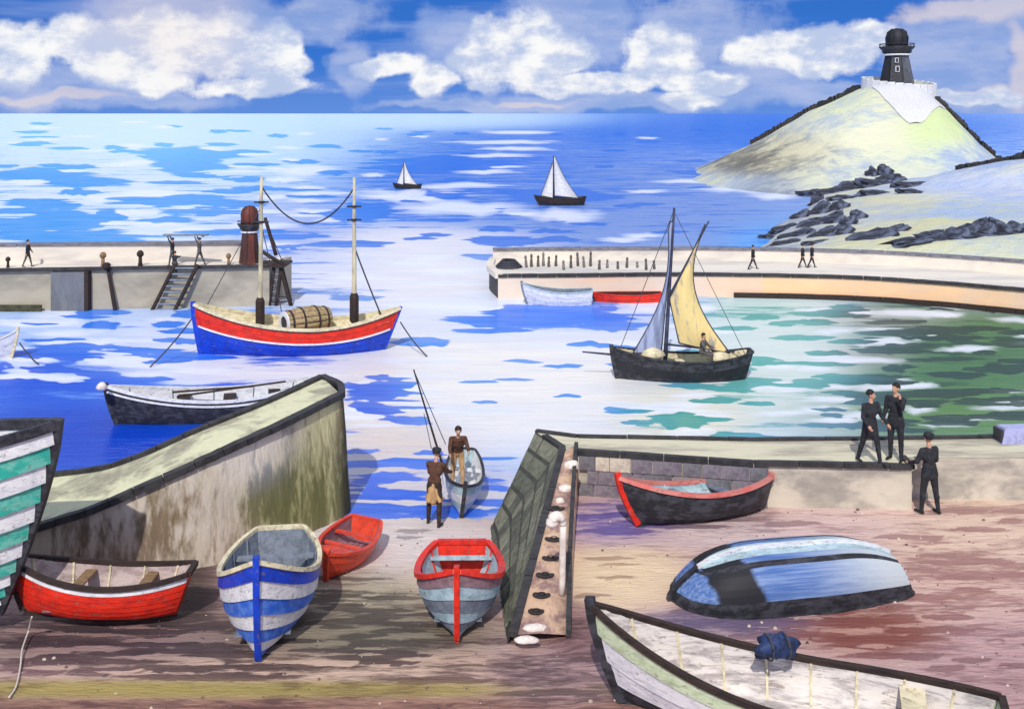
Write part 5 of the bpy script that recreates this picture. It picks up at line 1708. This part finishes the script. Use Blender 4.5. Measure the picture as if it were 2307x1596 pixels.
def person(label, loc, rz, height=1.72, lean=0.0, legs=((0, 0), (0, 0)), arms=((5, 8, 15), (5, 8, 15)), splay=4, mats=None, coat=0.0, hat=None,
           voxel=.0125, head_pitch=0, head_yaw=0, group=None, hair=True, skirt=0.0, twist=0, fingers=True, hand_to=None, feet=True):
    """legs: (thigh forward angle, knee bend); arms: (forward angle, out angle, elbow bend). The figure faces local -Y."""
    mats = mats or {}
    o = empty('person', loc, (0, 0, R(rz)), label, 'person', group)
    s_ = height / 1.75
    prim = []

    def cap(p0, p1, r0, r1, tg):
        if tg in ('coat', 'leg'):
            r0, r1 = r0 * 1.16, r1 * 1.16
        prim.append((Vector(p0), Vector(p1), r0, r1, tg))
    sn, cs = lambda a: math.sin(R(a)), lambda a: math.cos(R(a))
    pel = Vector((0, 0, .95))
    up = Vector((0, -sn(lean), cs(lean)))
    fw = Vector((0, -cs(lean), -sn(lean)))
    ankles = []
    for sd, (a, k) in zip((1, -1), legs):
        hip = pel + Vector((.095 * sd, 0, -.03))
        knee = hip + Vector((sd * sn(splay), -sn(a), -cs(a))).normalized() * .44
        ank = knee + Vector((sd * sn(splay * .5), -sn(a - k), -cs(a - k))).normalized() * .42
        cap(hip, knee, .088, .060, 'leg')
        cap(knee, ank, .058, .042, 'leg')
        cap(knee + (ank - knee) * .3 + Vector((0, .015, 0)), knee + (ank - knee) * .4 + Vector((0, .015, 0)), .056, .05, 'leg')
        ankles.append(ank)
        heel = ank + Vector((0, .045, -.055))
        toe = ank + Vector((sd * .03, -.17, -.062))
        cap(heel, toe, .036, .032, 'shoe')
        cap(ank, heel, .042, .036, 'shoe')
    chest = pel + up * .32
    neck = pel + up * .53
    cap(pel + Vector((-.055, 0, 0)), pel + Vector((.055, 0, 0)), .112, .112, 'leg')
    cap(pel + up * .10 + Vector((-.05, 0, 0)), pel + up * .10 + Vector((.05, 0, 0)), .105, .105, 'coat')
    cap(pel + up * .2, chest, .115, .125, 'coat')
    cap(chest + Vector((-.075, 0, 0)), chest + Vector((.075, 0, 0)), .112, .112, 'coat')
    cap(pel + up * .46 + Vector((-.14, 0, 0)), pel + up * .46 + Vector((.14, 0, 0)), .068, .068, 'coat')
    cap(pel + up * .42 + Vector((-.06, 0, 0)), pel + up * .42 + Vector((.06, 0, 0)), .095, .095, 'coat')
    if coat:
        for sd in (1, -1):
            cap(pel + Vector((sd * .06, 0, .02)), pel + Vector((sd * .10, 0.01, -coat)), .11, .10, 'coat')
        cap(pel, pel + Vector((0, 0, -coat)), .12, .11, 'coat')
    if skirt:
        for k in range(7):
            a = math.pi * 2 * k / 7
            cap(pel + Vector((.05 * math.cos(a), .05 * math.sin(a), 0)), pel + Vector((.17 * math.cos(a), .15 * math.sin(a), -skirt)), .09, .06, 'skirt')
        cap(pel, pel + Vector((0, 0, -skirt)), .12, .14, 'skirt')
    cap(neck - up * .02, neck + up * .09, .052, .048, 'skin')
    hp = lean - head_pitch
    hu = Vector((sn(head_yaw) * 0, -sn(hp), cs(hp)))
    hf = (Matrix.Rotation(R(head_yaw), 3, 'Z') @ Vector((0, -cs(hp), -sn(hp)))).normalized()
    hs = hf.cross(hu).normalized()
    hc = neck + up * .08 + hu * .115
    cap(hc + hu * .03 + hf * -.015, hc + hu * .035 - hf * .03, .088, .085, 'skin')
    cap(hc + hf * .02 - hu * .02, hc + hf * .035 - hu * .075, .072, .045, 'skin')
    cap(hc + hf * .085 + hu * .005, hc + hf * .105 - hu * .03, .011, .016, 'skin')
    for sd in (1, -1):
        cap(hc + hs * .085 * sd + hu * .01, hc + hs * .088 * sd - hu * .03, .016, .012, 'skin')
        cap(hc + hs * .032 * sd + hf * .078 + hu * .032, hc + hs * .045 * sd + hf * .072 + hu * .030, .011, .011, 'skin')
    cap(hc + hf * .082 - hu * .058 + hs * .018, hc + hf * .082 - hu * .058 - hs * .018, .010, .010, 'skin')
    hands = []
    for sd, (p, ab, e) in zip((1, -1), arms):
        sh = pel + up * .47 + Vector((sd * .185, 0, 0))
        el_ = sh + Vector((sd * sn(ab), -sn(p) * cs(ab), -cs(p) * cs(ab))).normalized() * .285
        wr = el_ + Vector((sd * sn(ab) * .4 - sd * .12 * sn(e), -sn(p + e), -cs(p + e))).normalized() * .25
        cap(sh, el_, .062, .048, 'coat')
        cap(el_, wr, .047, .034, 'coat')
        d = (wr - el_).normalized()
        lat = d.cross(Vector((sd, 0, 0))).normalized()
        cap(wr, wr + d * .075, .030, .034, 'skin')
        if fingers:
            for j, ln_ in enumerate((.070, .080, .075, .058)):
                b0 = wr + d * .09 + lat * (-.030 + .020 * j)
                b1 = b0 + d * ln_ * .55
                b2 = b1 + (d * .6 + Vector((-sd * .7, 0, 0))).normalized() * ln_ * .5
                cap(b0, b1, .0105, .0100, 'skin')
                cap(b1, b2, .0100, .0092, 'skin')
            t0_ = wr + d * .03 - lat * .034
            cap(t0_, t0_ + (d - lat * .9).normalized() * .045, .0125, .0115, 'skin')
            cap(t0_ + (d - lat * .9).normalized() * .045, t0_ + (d - lat * .9).normalized() * .045 + d * .032, .0115, .0100, 'skin')
        else:
            cap(wr + d * .07, wr + d * .14, .03, .02, 'skin')
        hands.append(wr + d * .1)
    drop = min(a.z for a in ankles) - .098
    bm = bmesh.new()
    for p0, p1, r0, r1, tg in prim:
        capsule(bm, p0, p1, r0, r1)
    me = bpy.data.meshes.new('tmp')
    bm.to_mesh(me)
    bm.free()
    tmp = bpy.data.objects.new('tmp', me)
    COL.objects.link(tmp)
    md = tmp.modifiers.new('r', 'REMESH')
    md.mode = 'VOXEL'
    md.voxel_size = voxel
    md2 = tmp.modifiers.new('s', 'SMOOTH')
    md2.factor = .5
    md2.iterations = 2 if fingers else 3
    dg = bpy.context.evaluated_depsgraph_get()
    body = bpy.data.meshes.new_from_object(tmp.evaluated_get(dg))
    bpy.data.objects.remove(tmp)
    names = ['coat', 'leg', 'skin', 'shoe', 'skirt']
    dm = {'coat': M_suit, 'leg': M_suit, 'skin': M_skin, 'shoe': M_shoe, 'skirt': M_ochre}
    dm.update(mats)
    body.materials.clear()
    for k in names:
        body.materials.append(dm[k])
    cen = np.empty(len(body.polygons) * 3)
    body.polygons.foreach_get('center', cen)
    cen = cen.reshape(-1, 3)
    best = np.full(len(cen), 9e9)
    idx = np.zeros(len(cen), dtype=np.int32)
    for p0, p1, r0, r1, tg in prim:
        a = np.array(p0)
        d = np.array(p1) - a
        L2 = max((d * d).sum(), 1e-9)
        t = np.clip(((cen - a) @ d) / L2, 0, 1)
        dist = np.linalg.norm(cen - (a + t[:, None] * d), axis=1) - (r0 + (r1 - r0) * t)
        m_ = dist < best
        best[m_] = dist[m_]
        idx[m_] = names.index(tg)
    body.polygons.foreach_set('material_index', idx)
    body.polygons.foreach_set('use_smooth', [True] * len(body.polygons))
    body.transform(Matrix.Scale(s_, 4) @ Matrix.Translation((0, 0, -drop)))
    body.name = 'body'
    link('body', body, o)
    tr = Matrix.Scale(s_, 4) @ Matrix.Translation((0, 0, -drop))
    # hair: a cap over the back and top of the skull
    if hair:
        mb_ = MB()
        P_ = []
        for i in range(9):
            t_ = math.pi * .62 * i / 8
            row = []
            for j in range(14):
                ph = 2 * math.pi * j / 14
                fr_ = math.cos(ph)
                tt = t_ * (1.0 - .38 * max(0, fr_) ** 1.5)
                r_ = .101 + .006 * math.sin(5 * ph + 3 * t_)
                row.append(tr @ (hc + hu * (.03 + r_ * math.cos(tt)) + (hf * math.cos(ph) + hs * math.sin(ph) * .95) * r_ * math.sin(tt) - hf * .022))
            P_.append(row)
        mb_.grid(P_, 0, True).build('hair', M_hair, o, True)
    if hat == 'cap':
        P_ = []
        for r_, z in ((.112, .055), (.118, .085), (.110, .12), (.07, .145), (.01, .15)):
            P_.append([tr @ (hc + hu * z + (hf * math.cos(a) + hs * math.sin(a)) * r_ - hf * .012) for a in [2 * math.pi * j / 16 for j in range(16)]])
        hm_ = MB().grid(P_, 0, True).build('cap', M_suit, o, True)
        pk = [[tr @ (hc + hu * (.062 - .02 * q_) + (hf * math.cos(a) + hs * math.sin(a)) * (.108 + .055 * q_) - hf * .012) for a in [(-.9 + 1.8 * j / 8) for j in range(9)]] for q_ in (0, 1)]
        MB().grid(pk).grid([[p - Vector((0, 0, .008)) for p in row] for row in pk]).build('peak', M_shoe, hm_)
    return o, [tr @ h_ for h_ in hands]


# three people on the right
person('person in black with a full coat walking along the pale quay', G(1960, 1044, 1.912), 20, 1.66, 3, ((14, 4), (-14, 6)), ((14, 16, 40), (10, 16, 45)), 5,
       coat=.22, hair=True, head_yaw=40, mats={'shoe': M_shoe})
person('person in black standing on the quay with a hand raised to the face', G(2018, 1036, 1.912), -40, 1.72, 0, ((2, 0), (-2, 2)), ((60, 10, 100), (6, 8, 40)), 4,
       coat=.12, head_yaw=-20)
person('person in black wearing a peaked cap standing on the yard', G(2094, 1156, .915), 200, 1.74, 2, ((5, 2), (-4, 3)), ((15, 18, 55), (10, 14, 40)), 7,
       coat=.10, hat='cap', head_yaw=-15)
# two people hauling the boat
person('person in brown with ochre skirt bending beside the white slipway boat', (-1.88, 24.7, .05), 165, 1.74, 14, ((6, 4), (-8, 6)), ((45, 10, 25), (40, 12, 30)), 7,
       mats={'coat': M_brown, 'leg': M_dwood}, skirt=.36, hat='cap')
person('person in dark jersey leaning over inside the white slipway boat', (-1.43, 26.75, .20), 8, 1.66, 24, ((14, 10), (4, 8)), ((60, 10, 15), (50, 12, 20)), 4,
       mats={'leg': M_ochre, 'coat': M_brown}, head_pitch=10)
# helmsman
person('dark helmsman sitting in the stern of the yellow sailed boat', A(1582, 822, 38.35), 60, 1.45, 6, ((80, 85), (82, 80)), ((40, 12, 30), (30, 12, 40)), 5, voxel=.03, fingers=False,
       mats={'coat': M_gcloth, 'leg': M_gcloth})
# people on the breakwaters
sm = dict(voxel=.032, fingers=False)
person('lone walker near the left end of the left breakwater', (-24.9, 52.5, zb), 100, 1.36, 2, ((16, 4), (-16, 6)), ((15, 8, 20), (-10, 8, 10)), mats={'leg': M_gcloth}, coat=.1, **sm)
pa, ha = person('left carrier holding up a plank on the left breakwater', (-17.6, 52.9, zb), -90, 1.40, 0, ((14, 6), (-16, 6)), ((150, 8, 10), (150, 8, 10)), mats={'leg': M_gcloth, 'coat': M_suit}, **sm)
pb, hb = person('right carrier with legs apart holding up a plank on the left breakwater', (-16.2, 52.9, zb), -90, 1.42, 0, ((18, 4), (-20, 4)), ((150, 8, 10), (150, 8, 10)), mats={'leg': M_gcloth, 'coat': M_gcloth}, **sm)
o = empty('plank', (-16.9, 52.9, zb + 1.60), label='grey plank held overhead by two people on the left breakwater', cat='plank')
MB().box((0, 0, 0), (2.3, .32, .07)).build('board', M_grey, o)
for x in (-.9, .9):
    MB().box((x, 0, -.06), (.1, .30, .05)).build('batten', M_dwood, o)
person('person climbing off the top of the slanting ladder', (-17.35, front_y(-17.4) - .05, 1.62), 180, 1.25, 14, ((50, 60), (5, 8)), ((80, 10, 30), (70, 10, 30)), mats={'leg': M_gcloth}, **sm)
person('lone walker striding along the right breakwater', ((1696 - CX) / F * 57.6, 57.6, ZR + .02), 90, 1.36, 3, ((24, 2), (-22, 6)), ((14, 5, 15), (-12, 5, 15)), **sm)
person('left one of two walkers side by side on the right breakwater', ((1808 - CX) / F * 58.2, 58.2, ZR + .02), 90, 1.34, 3, ((22, 2), (-20, 6)), ((14, 5, 15), (-12, 5, 15)), **sm)
person('right one of two walkers side by side on the right breakwater', ((1829 - CX) / F * 58.2, 58.2, ZR + .02), 95, 1.36, 3, ((20, 2), (-22, 6)), ((14, 5, 15), (-12, 5, 15)), **sm)
